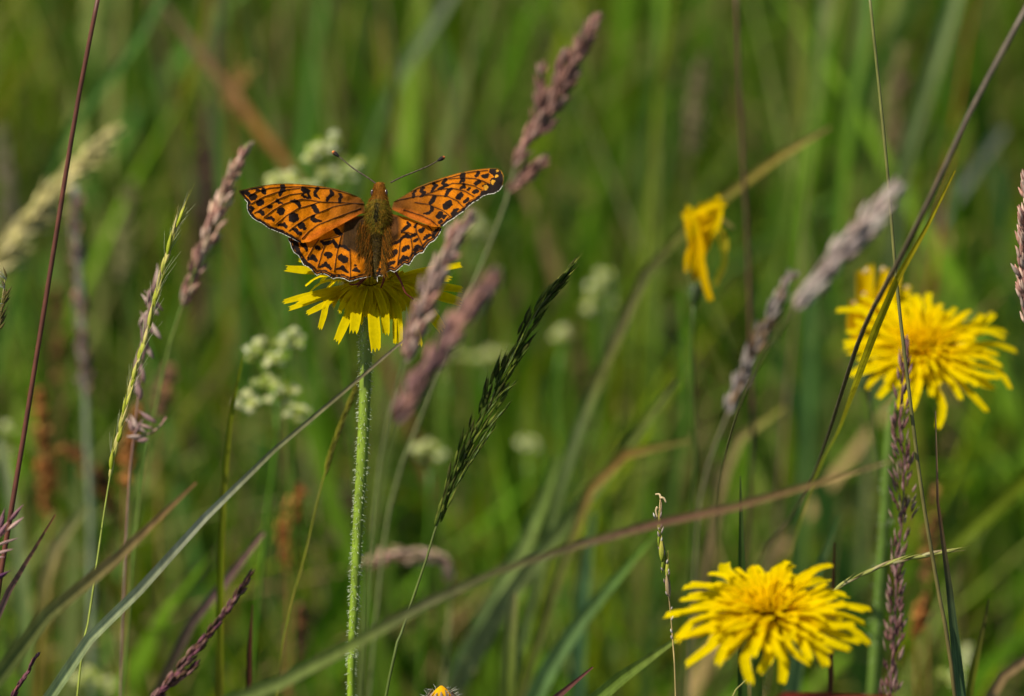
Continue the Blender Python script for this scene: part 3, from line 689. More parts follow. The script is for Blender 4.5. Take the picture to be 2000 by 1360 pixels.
# yellow green spike left of the hairy stem
yk = [(712, 720), (690, 770), (668, 825), (645, 890), (620, 980), (595, 1090), (565, 1200), (540, 1370)]
t, pp = spike_stem('thin_grass', 'thin yellow green spike tucked just left of the hairy stem', yk, .045, .2, [2, 5, 6, 6, 7], [(.16, .15, .01), (.12, .13, .01), (.09, .12, .012)])
ms = [spikelet_mesh((.13, .13, .01), (.2, .17, .02), .1, seed=20), spikelet_mesh((.07, .08, .01), (.14, .12, .02), .1, seed=21)]
vis = path(yk[:5], .045, .2)
for i in range(22):
    c, ax = along(vis, .03 + .8 * i / 21); s = 1 if i % 2 else -1
    place_spikelet(ms[i % 2], t, c, img_dir(ax, s * .15, 0), 36 * MPP, 12 * MPP, i)

# spikelets at the left edge
t, pp = spike_stem('mauve_grass', 'sharp mauve and cream spikelets at the left edge over the dark red stem', [(-20, 980), (-12, 1080), (-20, 1180), (-30, 1370)], -.03, .1, [3, 5, 6, 7], [MAUVE, OLIVE, OLIVE])
ms = [spikelet_mesh((.2, .09, .11), (.3, .15, .18), 0, seed=22), spikelet_mesh((.42, .3, .24), (.3, .16, .18), 0, seed=23), spikelet_mesh((.08, .03, .08), (.14, .05, .11), 0, seed=24)]
sg = Geo()
for i, (x0, y0, x1, y1, w_, m_) in enumerate([(-4, 1040, 10, 992, 20, 0), (16, 1020, 47, 984, 22, 0), (14, 1036, 47, 1010, 18, 1), (-6, 1052, 16, 1020, 20, 0), (-10, 1068, 38, 1050, 16, 1), (-12, 1083, 28, 1072, 14, 1), (-15, 1090, 10, 1088, 12, 1), (-18, 1135, 22, 1114, 24, 2)]):
    a, b = P(x0, y0, -.032), P(x1, y1, -.034)
    place_spikelet(ms[m_], t, a, unit(b - a), np.linalg.norm(b - a), w_ * MPP, i)
    V, F = tube(spline([P(-16, y0 + 30, -.031), a], 4), np.full(4, 1.5 * MPP), 4); sg.add(V, F, MAUVE_D)
part('branch', sg, M_STEM, t)

# bristly head at the left edge
t, pp = spike_stem('bristle_grass', 'small bristly brownish grass head at the left edge', [(10, 545), (4, 590), (-4, 640), (-14, 760), (-30, 1370)], -.01, .1, [3, 4, 5, 6], [(.12, .1, .02), OLIVE])
ms = [spikelet_mesh((.1, .09, .02), (.14, .1, .04), .3, seed=25)]
r = random.Random(2); hg = Geo()
for i in range(16):
    c, ax = along(path([(14, 540), (6, 590), (-4, 650)], -.01, 0), r.random())
    place_spikelet(ms[0], t, c, img_dir(ax, r.uniform(-.5, .6), r.uniform(-.3, .3)), r.uniform(22, 32) * MPP, 10 * MPP, i)
for i in range(40):
    c, ax = along(path([(14, 540), (4, 600), (-8, 700), (-12, 800)], -.012, 0), r.random())
    q = img_dir(ax, -r.uniform(.5, 1.9), r.uniform(-.4, .4)); L = r.uniform(25, 48) * MPP
    V, F = tube(np.array([c, c + q * L * .5, c + q * L - UPV * L * .2]), [.00005, .00004, .00002], 3); hg.add(V, F, (.45, .45, .38))
part('bristles', hg, M_HAIR, t, 'stuff')

# plume at the right edge
seed_head('mauve plume with fine bristles cut off by the right edge', [(2008, 330), (2004, 420), (2002, 520), (2006, 620)], [(2010, 720), (2012, 900), (2010, 1370)], [8, 26, 32, 30, 16], 150, 30, [MAUVE, MAUVE_P, (.3, .22, .18), MAUVE_D], .006, .1, (4, 6), (OLIVE, OLIVE), seed=27, spread=.7)

# ------------------------------------------------------------------ yellow flowers
YEL = np.array((.70, .54, .001)); ORA = np.array((.70, .47, .001)); YELD = np.array((.58, .45, .002))
def petal_geo(pts, wid, ref, c0, c1, teeth=True, n=11, cols=6, seed=0, chan=.12):
    r = np.random.default_rng(seed)
    sp = spline(pts, n)
    prof = np.interp(np.linspace(0, 1, n), [0, .15, .5, .8, 1], [.45, .62, .92, 1.0, .78]) * wid
    V, F = ribbon(sp, prof, ref, chan, cols)
    V = V.reshape(n, cols, 3)
    if teeth:
        t = unit(sp[-1] - sp[-2])
        z = np.array([.1, 1, .0, .9, .0, .8][:cols]) * wid * .42 * r.uniform(.5, 1.3, cols)
        V[-1] += t * z[:, None]
    nr = unit(np.cross(V[:, -1] - V[:, 0], np.gradient(sp, axis=0)))
    V += nr[:, None] * (np.tile([1, -1, 1, -1, 1, -1], 2)[:cols] * wid * .06)[None, :, None]
    t = np.linspace(0, 1, n)[:, None]
    C = np.repeat(np.array(c0) * (1 - t) + np.array(c1) * t, cols, 0)
    return V.reshape(-1, 3), F, C

def bract_cup(parent, c, nrm, rad, h, col, seed, lean=None):
    """green cup of narrow overlapping bracts under the flower"""
    g_ = Geo(); r = random.Random(seed)
    nrm = unit(nrm); a = unit(np.cross(nrm, (.3, .8, .2))); b = np.cross(nrm, a)
    p = np.array([c - nrm * h, c - nrm * h * .8, c - nrm * h * .4, c - nrm * h * .05])
    V, F = lathe_on(p, np.array([.35, .8, 1, .85]) * rad, 14); g_.add(V, F, np.array(col) * .8)
    part('calyx', g_, M_STEM, parent)
    for i in range(18):
        an = i / 18 * 2 * math.pi + (i % 2) * .1; e = math.cos(an) * a + math.sin(an) * b
        q = [c - nrm * h * 1.02 + e * rad * .5, c - nrm * h * .6 + e * rad * 1.0, c - nrm * h * .05 + e * rad * (1.05 + .1 * (i % 2))]
        V, F = ribbon(spline(q, 7), np.array([.7, 1, 1, .9, .7, .45, .1]) * rad * .42, e, -.15, 3)
        part('bract', (V, F, np.full((len(V), 3), col) * r.uniform(.8, 1.2)), M_STEM, parent)

def hairy_stem(parent, sp, rr, cols, nh, hl, seed):
    n = len(sp)
    V, F = tube(sp, rr, 14)
    st = part('stem', (V, F, np.repeat(cramp(cols, n), 14, 0)), M_STEM, parent)
    if nh:
        r = np.random.default_rng(seed); g_ = Geo(); t, a, b = frames(sp)
        for i in range(nh):
            j = int(r.uniform(0, n * .6)); an = r.uniform(0, 2 * math.pi); e = math.cos(an) * a[j] + math.sin(an) * b[j]
            q = sp[j] + (sp[min(j + 1, n - 1)] - sp[j]) * r.random() + e * rr[j] * .97
            L = hl * r.uniform(.5, 1.3); dd = unit(e + t[j] * r.uniform(-.1, .5) + r.normal(size=3) * .25)
            V, F = tube(np.array([q, q + dd * L * .6, q + dd * L + t[j] * L * .1]), np.array([.00007, .00005, .00002]), 3)
            g_.add(V, F, (.55, .6, .42))
        part('stem_hairs', g_, M_HAIR, st, 'stuff')
    return st

def daisy(label, name, px, py, d, R, tilt, stem2d, seed, rows, extra=(), cols=(YEL, ORA), squash=1.0):
    """many-rayed yellow flower head facing up and a little toward the viewer"""
    r = np.random.default_rng(seed)
    c = P(px, py, d); R = R * MPP
    nrm = unit(tilt); a = unit(np.cross((0, 1, 0), nrm)); b = np.cross(nrm, a)
    sp2 = np.vstack([[c - nrm * R * .42], path(stem2d, d + .012, .25)])
    full = ground_end(sp2); base = np.array([full[-1][0], full[-1][1], 0.0])
    t = thing(name, label, 'flower', base, 'open yellow flowers' if name == 'hawkbit_flower' else None)
    sp = spline(full, 60)
    hairy_stem(t, sp, np.linspace(12, 14, 60) * MPP, [(.07, .12, .015), (.09, .14, .02)], 260, .0011, seed)
    bract_cup(t, c - nrm * R * .06, nrm, R * .26, R * .40, (.035, .055, .012), seed)
    k = 0
    for (num, L0, el, dr, wd, mixc) in rows:
        for i in range(num):
            an = (i + r.uniform(-.35, .35)) / num * 2 * math.pi + k * .37
            e = math.cos(an) * a + math.sin(an) * b
            L = R * L0 * r.uniform(.74, 1.1); ev = el + r.normal(0, .09); dp = dr * r.uniform(.4, 1.5)
            s0 = c + e * R * .08 * (1.2 - mixc)
            q = [s0, s0 + (e * math.cos(ev) + nrm * math.sin(ev)) * L * .4,
                 s0 + e * L * .75 * math.cos(ev * .8) + nrm * L * (.7 * math.sin(ev) - dp * .35) + np.cross(nrm, e) * L * r.normal(0, .04),
                 s0 + e * L * .97 * math.cos(ev * .7) + nrm * L * (.85 * math.sin(ev) - dp) + np.cross(nrm, e) * L * r.normal(0, .07)]
            w_ = wd * MPP * r.uniform(.8, 1.15)
            cc = cols[0] * (1 - mixc) + cols[1] * mixc; f = r.uniform(.9, 1.06)
            part('petal', petal_geo(q, w_, nrm + e * .35, (cols[0] * .5 + cols[1] * .5) * f, cc * f, True, 9, 5, int(r.integers(1e6))), M_PETAL, t)
        k += 1
    g_ = Geo()
    for i in range(120):
        u = r.normal(size=2) * .09; e = a * u[0] + b * u[1]; L = R * r.uniform(.16, .3)
        s0 = c + e * R; q = np.array([s0, s0 + (nrm + e * 1.8) * L * .6, s0 + (nrm + e * 2.6) * L])
        V, F = tube(q, np.array([2.4, 3, 1.5]) * MPP, 5); g_.add(V, F, ORA * r.uniform(.9, 1.1))
    part('florets', g_, M_PETAL, t, 'stuff')
    return t

ROWS2 = [(26, 1.0, .07, .09, 22, .0), (30, .86, .22, .08, 17, .05), (34, .68, .38, .03, 14, .2), (36, .48, .58, 0, 12, .5), (26, .32, .95, 0, 10, .8)]
ROWS = [(27, 1.0, .0, .15, 22, .0), (34, .86, .15, .12, 17, .05), (34, .68, .34, .04, 14, .2), (36, .48, .55, 0, 12, .5), (26, .32, .95, 0, 10, .8)]
daisy('nearer open yellow flower at the lower right with drooping front petals', 'hawkbit_flower', 1503, 1198, -.075, 172, (-.02, -.13, .98), [(1482, 1300), (1478, 1370)], 71, ROWS)
daisy('open yellow flower at the right behind the crossing green stems', 'hawkbit_flower', 1806, 686, .10, 182, (.10, -.24, .95), [(1748, 800), (1735, 900), (1728, 1020), (1715, 1200), (1703, 1380)], 72, ROWS2)

# wilted yellow head left of the upper right flower
def wilted(label, rootpx, calyx, petals, d, stem2d, seed, blobs=()):
    c = P(calyx[0], calyx[1], d)
    sp2 = np.vstack([[c], path(stem2d, d + .002, .3)])
    full = ground_end(sp2); base = np.array([full[-1][0], full[-1][1], 0.0])
    t = thing('wilted_flower', label, 'flower', base)
    sp = spline(full, 40)
    hairy_stem(t, sp, np.linspace(4.5, 5, 40) * MPP, [(.035, .06, .006), (.045, .085, .006)], 0, .001, seed)
    ax = unit(P(rootpx[0], rootpx[1], d) - c)
    bract_cup(t, c + ax * calyx[2] * MPP * .9, ax, calyx[2] * MPP * .7, calyx[2] * MPP * 1.9, (.035, .055, .015), seed)
    r = np.random.default_rng(seed)
    for (pts, w_, col) in petals:
        dz = r.uniform(-.004, .004)
        q = [P(x, y, d + dz * min(1, i)) for i, (x, y) in enumerate(pts)]
        part('petal', petal_geo(q, w_ * MPP, -VIEW + r.normal(size=3) * .35, np.array(col) * .45 + YEL * .5, np.array(col) * .55 + YEL * .45, True, 10, 5, int(r.integers(1e6)), .2), M_PETAL, t)
    if blobs:
        g_ = Geo()
        for (x, y, b_) in blobs:
            q = np.array([P(x - b_ * .6, y + b_ * .4, d - .005), P(x, y - b_ * .5, d - .006), P(x + b_ * .6, y + b_ * .3, d - .005)])
            V, F = tube(spline(q, 6), np.full(6, b_ * .3 * MPP), 6); g_.add(V, F, (.75, .62, .4))
        part('curled_stigmas', g_, M_PETAL, t)
    return t
OY = (.62, .28, .002)
WY = (.66, .40, .002); WY2 = (.70, .34, .002)
wilted('wilted orange yellow flower with hanging petals right of centre', (1368, 430), (1357, 572, 22),
       [([(1358, 548), (1350, 500), (1356, 450), (1338, 418)], 20, WY2), ([(1359, 545), (1372, 480), (1378, 430), (1403, 392)], 24, WY), ([(1358, 545), (1360, 480), (1352, 430), (1336, 425)], 20, WY), ([(1360, 545), (1368, 480), (1366, 430), (1372, 402)], 24, WY2),
        ([(1362, 520), (1385, 460), (1392, 430), (1398, 408)], 22, WY), ([(1345, 425), (1342, 450), (1350, 480), (1354, 506)], 14, WY), ([(1350, 430), (1366, 455), (1366, 490), (1374, 540), (1387, 584)], 17, WY2), ([(1380, 425), (1378, 460), (1372, 500), (1380, 560)], 14, WY2),
        ([(1388, 440), (1404, 470), (1415, 510), (1396, 556)], 13, (.46, .40, .04)), ([(1384, 428), (1410, 428), (1432, 444)], 11, (.55, .42, .26)), ([(1338, 424), (1365, 412), (1390, 400), (1412, 398)], 20, WY), ([(1340, 430), (1365, 440), (1392, 428)], 26, WY2), ([(1360, 452), (1366, 470), (1372, 488)], 14, (.5, .32, .2)), ([(1395, 440), (1414, 462), (1417, 490)], 12, (.4, .36, .05)), ([(1372, 410), (1392, 402), (1404, 385)], 14, WY), ([(1362, 500), (1345, 450), (1345, 405)], 18, WY), ([(1364, 500), (1384, 450), (1388, 396)], 20, WY), ([(1366, 480), (1402, 440), (1410, 410)], 16, WY), ([(1352, 470), (1342, 500), (1340, 530)], 10, WY2)],
       .135, [(1352, 650), (1353, 760), (1358, 900), (1350, 1050)], 81)
wilted('half closed orange yellow flower behind the upper right open one', (1715, 560), (1690, 735, 30),
       [([(1695, 690), (1680, 620), (1676, 534)], 26, OY), ([(1697, 690), (1695, 620), (1700, 526)], 28, (0.63, 0.33, .002)), ([(1700, 690), (1712, 620), (1728, 530)], 28, (0.63, 0.32, .002)), ([(1702, 690), (1730, 620), (1752, 540)], 26, (0.61, 0.33, .002)), ([(1704, 690), (1740, 630), (1772, 560)], 22, (0.61, 0.36, .002)),
        ([(1692, 690), (1668, 640), (1662, 590)], 22, (0.60, 0.26, .002)), ([(1690, 690), (1665, 650), (1662, 615)], 18, (.72, .3, .01)), ([(1698, 680), (1700, 630), (1690, 580)], 30, (0.63, 0.29, .002)), ([(1700, 680), (1720, 640), (1725, 580)], 30, (0.63, 0.27, .002)), ([(1705, 690), (1735, 660), (1760, 610)], 26, (0.61, 0.32, .002)), ([(1695, 680), (1685, 640), (1684, 600)], 28, (0.63, 0.26, .002))],
       .125, [(1700, 800), (1712, 880), (1726, 1000), (1722, 1200)], 82, [(1692, 530, 9), (1725, 527, 9), (1688, 575, 6), (1668, 592, 6), (1672, 603, 6), (1772, 562, 7)])

# closed bud at the bottom edge
c = P(862, 1372, -.002)
full = ground_end(np.vstack([[c], path([(862, 1400), (860, 1500)], 0, .3)])); t = thing('flower_bud', 'hairy yellow flower bud just showing at the bottom edge', 'flower bud', np.array([full[-1][0], full[-1][1], 0.0]))
sp = spline(full, 30); hairy_stem(t, sp, np.full(30, 10 * MPP), [(.09, .14, .02), (.09, .14, .02)], 0, .001, 5)
tt = np.linspace(0, 1, 9); ax = unit(UPV - VIEW * .2)
V, F = lathe_on(c + ax * ((tt - .5) * 66 * MPP)[:, None], np.array([.3, .7, .92, 1, .98, .9, .72, .45, .1]) * 27 * MPP, 16)
part('bud', (V, F, np.full((len(V), 3), (.8, .45, .01))), M_PETAL, t)
r = random.Random(6); hg = Geo()
for i in range(12):
    an = i / 12 * 2 * math.pi; a = RIGHT; b = np.cross(ax, a); e = math.cos(an) * a + math.sin(an) * b
    q = [c - ax * 30 * MPP + e * 14 * MPP, c - ax * 8 * MPP + e * 29 * MPP, c + ax * 14 * MPP + e * 27 * MPP, c + ax * r.uniform(22, 30) * MPP + e * 16 * MPP]
    V, F = ribbon(spline(q, 8), np.array([.9, 1, 1, .9, .8, .6, .4, .1]) * 14 * MPP, e, -.1, 3)
    part('bract', (V, F, np.full((len(V), 3), (.13, .09, .06))), M_STEM, t)
    for j in range(8):
        f = r.random(); s0 = spline(q, 20)[int(f * 19)] + e * .0002; dd = unit(e + ax * r.uniform(-.2, .9) + np.cross(ax, e) * r.uniform(-.7, .7)); L = r.uniform(.0008, .0018)
        V, F = tube(np.array([s0, s0 + dd * L]), [.00008, .00003], 3); hg.add(V, F, (.42, .40, .32))
part('bud_hairs', hg, M_HAIR, t, 'stuff')

# red leaf lying along the bottom edge
blade('dark red leaf edge lying along the bottom edge under the lower right flower', [(1745, 1362), (1690, 1357), (1620, 1358), (1540, 1364), (1450, 1378)], [6, 12, 16, 18, 18], [(.16, .02, .015), (.3, .04, .02), (.16, .02, .012), (.08, .015, .01)], -.1, 0, .0, name='red_leaf', cat='leaf')

# ------------------------------------------------------------------ the flower under the butterfly
FD = .004
hub = P(722, 556, FD)
full = ground_end(path([(714, 600, FD + .003), (715, 660, FD + .004), (713, 760, FD + .004), (707, 900, FD + .005), (700, 1010, FD + .006), (693, 1150, FD + .007), (688, 1260, FD + .008), (685, 1390, FD + .010)], 0))
full = np.vstack([[hub - np.array([0, 0, .002])], full])
mf = thing('hawkbit_flower', 'yellow flower with drooping petals and hairy stem under the butterfly', 'flower', np.array([full[-1][0], full[-1][1], 0.0]), 'open yellow flowers')
sp = spline(full, 150)
s = np.concatenate([[0], np.cumsum(np.linalg.norm(np.diff(sp, axis=0), axis=1))])
rr = np.interp(s, [0, .004, .02, .04, .06, .085, .4], np.array([16, 13.5, 11.5, 11, 9, 7.5, 8]) * MPP)
hairy_stem(mf, sp, rr, [(.12, .17, .015), (.15, .22, .012), (.17, .24, .010), (.15, .24, .010), (.13, .19, .012)], 2800, .00065, 91)
bract_cup(mf, hub + np.array([0, .001, 0]), (0, -.12, 1), 34 * MPP, 62 * MPP, (.03, .05, .012), 92)
TR = [  # root, middle, tip (picture), width, how far the tip comes forward (m)
 ((700, 552), (630, 532), (562, 526), 19, .0), ((700, 548), (650, 520), (588, 508), 16, -.006), ((695, 553), (640, 512), (600, 497), 16, -.009),
 ((695, 560), (632, 570), (557, 590), 15, .002), ((695, 563), (640, 578), (568, 603), 14, .003), ((697, 565), (645, 572), (584, 588), 15, .004),
 ((692, 570), (645, 590), (602, 612), 15, .005), ((695, 575), (640, 592), (626, 640), 13, .006), ((700, 566), (660, 570), (634, 590), 14, .003),
 ((708, 566), (684, 608), (660, 664), 19, .008), ((714, 566), (698, 595), (692, 645), 22, .0095), ((708, 568), (692, 585), (687, 602), 17, .005),
 ((720, 566), (715, 590), (715, 618), 15, .007), ((727, 566), (729, 612), (734, 680), 23, .011), ((733, 566), (729, 590), (724, 616), 13, .008),
 ((745, 564), (750, 596), (754, 650), 17, .009), ((752, 563), (774, 602), (779, 668), 19, .008), ((752, 563), (770, 610), (771, 670), 8, .0085),
 ((760, 560), (788, 572), (800, 590), 24, .004), ((762, 560), (800, 596), (818, 672), 17, .006), ((770, 558), (826, 594), (862, 642), 23, .003),
 ((770, 556), (835, 572), (896, 590), 22, .0), ((768, 552), (840, 558), (900, 566), 17, -.002), ((765, 548), (840, 528), (898, 518), 15, -.006),
 ((768, 556), (800, 570), (832, 600), 22, .004), ((735, 566), (742, 590), (746, 612), 17, .006), ((765, 552), (820, 540), (875, 545), 18, -.003), ((718, 566), (700, 580), (676, 588), 15, .005),
 ((712, 567), (704, 612), (703, 632), 14, .007), ((740, 566), (761, 600), (768, 622), 15, .006)]
r = np.random.default_rng(93)
for i, (a, b, c, w_, fw) in enumerate(TR):
    q = [P(a[0], a[1], FD - .001 - fw * .1), P((a[0] + b[0]) / 2, (a[1] + b[1]) / 2 - 3, FD - fw * .35), P(b[0], b[1], FD - fw * .7), P((b[0] + c[0]) / 2, (b[1] + c[1]) / 2, FD - fw * .9), P(c[0], c[1], FD - fw)]
    ref = -VIEW * .75 + np.array([0, 0, .65]) + RIGHT * (c[0] - 722) / 170 * .3
    part('petal', petal_geo(q, w_ * 1.03 * MPP, ref, YELD * .95, (.62, .48, .002), True, 13, 6, 100 + i), M_PETAL, mf)
fl = Geo()
for i in range(150):           # yellow florets filling the middle of the head
    an = r.uniform(.1, math.pi - .1); rad = .0045 * math.sqrt(r.random()); e = np.array([math.cos(an), math.sin(an), 0]); L = r.uniform(.0015, .003)
    V, F = tube(np.array([hub + e * rad - np.array([0, 0, .0008]), hub + e * rad * 1.2 + np.array([0, 0, L * .4]), hub + e * rad * 1.6 + np.array([0, 0, L * .75])]), np.array([3.5, 4.5, 2]) * MPP, 5); fl.add(V, F, YELD)
part('florets', fl, M_PETAL, mf, 'stuff')
for i in range(26):            # short inner petals leaning out in front
    an = math.radians(-178 + 176 * (i + r.uniform(-.3, .3)) / 26); e = np.array([math.cos(an), math.sin(an), 0]); L = r.uniform(.006, .0105)
    q = [hub + e * .001 - np.array([0, 0, .0004]), hub + e * L * .45 + np.array([0, 0, .0006]), hub + e * L * .85 - np.array([0, 0, .0012]), hub + e * L - np.array([0, 0, .0030])]
    part('petal', petal_geo(q, r.uniform(14, 18) * MPP, e * .6 + np.array([0, 0, 1]), YELD * .95, YEL, True, 9, 6, 300 + i), M_PETAL, mf)
for i in range(22):            # petals behind the wings
    an = math.radians(8 + 164 * (i + .5 * (i % 2)) / 22); e = np.array([math.cos(an), math.sin(an), 0]); L = r.uniform(.010, .0145) * (1 if i % 2 else .8)
    q = [hub, hub + e * L * .4 + np.array([0, 0, .0008]), hub + e * L * .8 + np.array([0, 0, -.0005]), hub + e * L + np.array([0, 0, -.0028])]
    part('petal', petal_geo(q, 17 * MPP, (0, 0, 1), YELD, YEL, True, 9, 6, 200 + i), M_PETAL, mf)

# ------------------------------------------------------------------ the butterfly
def in_poly(pts, poly):
    x, y = pts[:, 0], pts[:, 1]; ins = np.zeros(len(pts), bool); n = len(poly); j = n - 1
    for i in range(n):
        xi, yi = poly[i]; xj, yj = poly[j]
        c = ((yi > y) != (yj > y)) & (x < (xj - xi) * (y - yi) / (yj - yi + 1e-12) + xi)
        ins ^= c; j = i
    return ins

def seg_dist(pts, line, rad=None):
    """distance to a polyline minus its (interpolated) radius"""
    best = np.full(len(pts), 1e9)
    line = np.asarray(line, float)
    for i in range(len(line) - 1):
        a, b = line[i, :2], line[i + 1, :2]; ab = b - a
        t = np.clip(((pts - a) @ ab) / max(ab @ ab, 1e-9), 0, 1)
        dd = np.linalg.norm(pts - (a + t[:, None] * ab), axis=1)
        if rad is not None:
            ra = rad[i] if np.ndim(rad) else rad; rb = rad[i + 1] if np.ndim(rad) else rad
            dd = dd - (ra + (rb - ra) * t)
        best = np.minimum(best, dd)
    return best

def vnoise(p, s, seed):
    r = np.random.default_rng(seed); g_ = r.random((96, 96)); q = p / s
    i = np.floor(q).astype(int); f = q - i; f = f * f * (3 - 2 * f)
    a = g_[i[:, 0] % 96, i[:, 1] % 96]; b = g_[(i[:, 0] + 1) % 96, i[:, 1] % 96]; c = g_[i[:, 0] % 96, (i[:, 1] + 1) % 96]; d = g_[(i[:, 0] + 1) % 96, (i[:, 1] + 1) % 96]
    return (a * (1 - f[:, 0]) + b * f[:, 0]) * (1 - f[:, 1]) + (c * (1 - f[:, 0]) + d * f[:, 0]) * f[:, 1]

W_OR = np.array((.48, .132, .001)); W_OR2 = np.array((.58, .19, .002)); W_BK = np.array((.012, .007, .006)); W_BR = np.array((.085, .030, .005)); W_DK = np.array((.042, .020, .006)); W_WH = np.array((.60, .56, .48)); W_OL = np.array((.16, .10, .012)); W_RED = np.array((.50, .11, .008))

def wing(name, parent, outline, i0, i1, marks, veins, base, conv, depth, kind, light=(), apex=None, step=4.0):
    """a wing membrane laid out in its own 2-D plan, patterned and bent into space"""
    ol = np.array(outline, float)
    # smooth outline with scallops kept
    lo, hi = ol.min(0) - step, ol.max(0) + step
    xs = np.arange(lo[0], hi[0], step); ys = np.arange(lo[1], hi[1], step)
    GX, GY = np.meshgrid(xs, ys); pts = np.stack([GX.ravel(), GY.ravel()], 1)
    outer = ol[i0:i1 + 1]
    ins = in_poly(pts, ol)
    idx = -np.ones(len(pts), int); idx[ins] = np.arange(ins.sum())
    nxg = len(xs); gi = idx.reshape(len(ys), nxg)
    q = np.stack([gi[:-1, :-1], gi[:-1, 1:], gi[1:, 1:], gi[1:, :-1]], -1).reshape(-1, 4)
    q = q[(q >= 0).all(1)]
    p = pts[ins]
    wob = np.stack([vnoise(p, 26, 3) - .5, vnoise(p, 26, 4) - .5], 1) * 14   # hand-drawn edges on the marks
    pw = p + wob + np.stack([vnoise(p, 9, 31) - .5, vnoise(p, 9, 32) - .5], 1) * 9
    dm = seg_dist(p, outer)
    nz = vnoise(p, 60, 5); fine = vnoise(p, 9, 6)
    bd = np.linalg.norm((p - np.array(base)) * np.array([1, 1.0]), axis=1)
    C = W_OR * (1 - nz[:, None] * .35) + W_OR2 * nz[:, None] * .35
    if kind == 'fore':
        f = np.clip(1.15 - bd / 520, 0, 1)
        C = C * (1 - f[:, None] * .95) + W_BR * f[:, None] * .95
    # orange-red wash toward the inner margin for forewings, dark hairy base for hindwings
    for (poly, col, soft, amt) in light:
        dpoly = seg_dist(p, np.vstack([poly, poly[:1]])); isin = in_poly(p, np.array(poly, float))
        wgt = np.where(isin, np.clip(.5 + dpoly / soft, 0, 1), np.clip(.5 - dpoly / soft, 0, 1)) * amt
        streak = .75 + .5 * vnoise(np.stack([p[:, 0] * 1.0, p[:, 1] * .15], 1), 10, 8) if kind == 'hind' else 1
        C = C * (1 - wgt[:, None]) + np.array(col) * (wgt * 1.0)[:, None] * np.reshape(streak, (-1, 1))
    # veins
    for vn in veins:
        dv = seg_dist(pw * .3 + p * .7, vn)
        dusk = np.exp(-(dv / 16) ** 2) * .28 * (.5 + vnoise(p, 14, 43))
        C = C * (1 - dusk[:, None]) + W_BR * dusk[:, None]
        wv = np.clip(1 - (dv - 3) / 4, 0, 1) * .92
        C = C * (1 - wv[:, None]) + (W_BK * 1.5) * wv[:, None]
    # marginal band
    sc = np.sin(np.cumsum(np.ones(1)))
    band = 42 + 14 * (vnoise(p, 34, 9) - .3)
    wb = np.clip((band - dm) / 7, 0, 1)
    C = C * (1 - wb[:, None]) + W_BK * wb[:, None]
    if kind == 'hind':
        lun = np.clip(1 - np.abs(dm - 27) / 6, 0, 1) * (vnoise(p, 30, 12) > .34)
        C = C * (1 - lun[:, None]) + W_OR * .8 * lun[:, None]
        b2 = np.clip((np.where(vnoise(p, 40, 44) > .45, 13, 5) - np.abs(dm - 44)) / 4, 0, 1) * .9
        C = C * (1 - b2[:, None]) + W_BK * b2[:, None]
    else:
        lun = np.clip(1 - np.abs(dm - 34) / 7, 0, 1) * (vnoise(p, 24, 12) > .64)
        C = C * (1 - lun[:, None]) + W_OR * .6 * lun[:, None]
    if apex is not None:
        isin = in_poly(pw, np.array(apex[0], float))
        C[isin] = W_BK * 1.2
        for (x, y, rad) in apex[1]:
            dd = np.linalg.norm((pw - np.array((x, y))), axis=1); wv = np.clip((rad - dd) / 5, 0, 1)
            C = C * (1 - wv[:, None]) + np.array((.52, .24, .02)) * wv[:, None]
    for mk in marks:
        line = np.array([m[:2] for m in mk], float); rad = [m[2] * 1.16 + 3 for m in mk]
        if len(line) == 1: line = np.vstack([line, line + (.5, 0)]); rad = rad * 2
        dd = seg_dist(pw, line, rad); wv = np.clip(.5 - dd / 6, 0, 1)
        C = C * (1 - wv[:, None]) + W_BK * wv[:, None]
    # costal edge
    if kind == 'fore':
        co = np.vstack([ol[i1 + 0:], ol[:i0 + 1]]) if False else ol[:i0 + 1]
        dc = seg_dist(p, co); wv = np.clip((17 - dc) / 8, 0, 1) * .8
        C = C * (1 - wv[:, None]) + W_OL * .8 * wv[:, None]
        wv = np.clip((6 - dc) / 3, 0, 1) * .8
        C = C * (1 - wv[:, None]) + W_BK * wv[:, None]
    # pale fringe on the outer edge
    dash = vnoise(p, 13, 15)
    wf = np.clip((9.5 - dm) / 2, 0, 1) * np.clip((dash - .15) * 3, .1, 1)
    C = C * (1 - wf[:, None]) + W_WH * wf[:, None]
    C *= (.72 + .36 * fine + .2 * vnoise(p, 5, 41))[:, None]
    C *= (.84 + .32 * vnoise(p, 90, 42))[:, None]
    relief = np.zeros(len(p))
    for vn in veins:
        relief = np.maximum(relief, np.exp(-(seg_dist(p, vn) / 9) ** 2))
    px, py = conv(p[:, 0], p[:, 1])
    dep = depth(px, py) - relief * .00024 + (vnoise(p, 110, 20) - .5) * .0011 + (vnoise(p, 30, 21) - .5) * .00012
    ss = ((DIST + dep) / DIST * MPP)[:, None]
    V = CAM + VIEW * (DIST + dep)[:, None] + RIGHT * ((px - 1000)[:, None] * ss) + UPV * ((680 - py)[:, None] * ss)
    return part(name, (V, q, C), M_WING, parent)

zl = lambda x, y: (460 + x / 5.914, 340 + y / 5.914)
zr = lambda x, y: (700 + x / 5.44, 310 + y / 5.44)
TB = math.tan(math.radians(24))
FWD = -.0085
def dbody(py): return FWD + (545 - py) * MPP * TB
def dl(px, py): u = (735 - px) * MPP; return dbody(py) - u * math.tan(math.radians(13)) + .0014 * np.sin(u / .026 * math.pi) - .0010
def dr2(px, py): u = (px - 738) * MPP; return dbody(py) - u * math.tan(math.radians(20)) + .0014 * np.sin(u / .026 * math.pi) - .0010
bf_base = P(722, 552, .001)
bf = thing('butterfly', 'orange butterfly with black spots resting with open wings on the yellow flower', 'butterfly', bf_base)

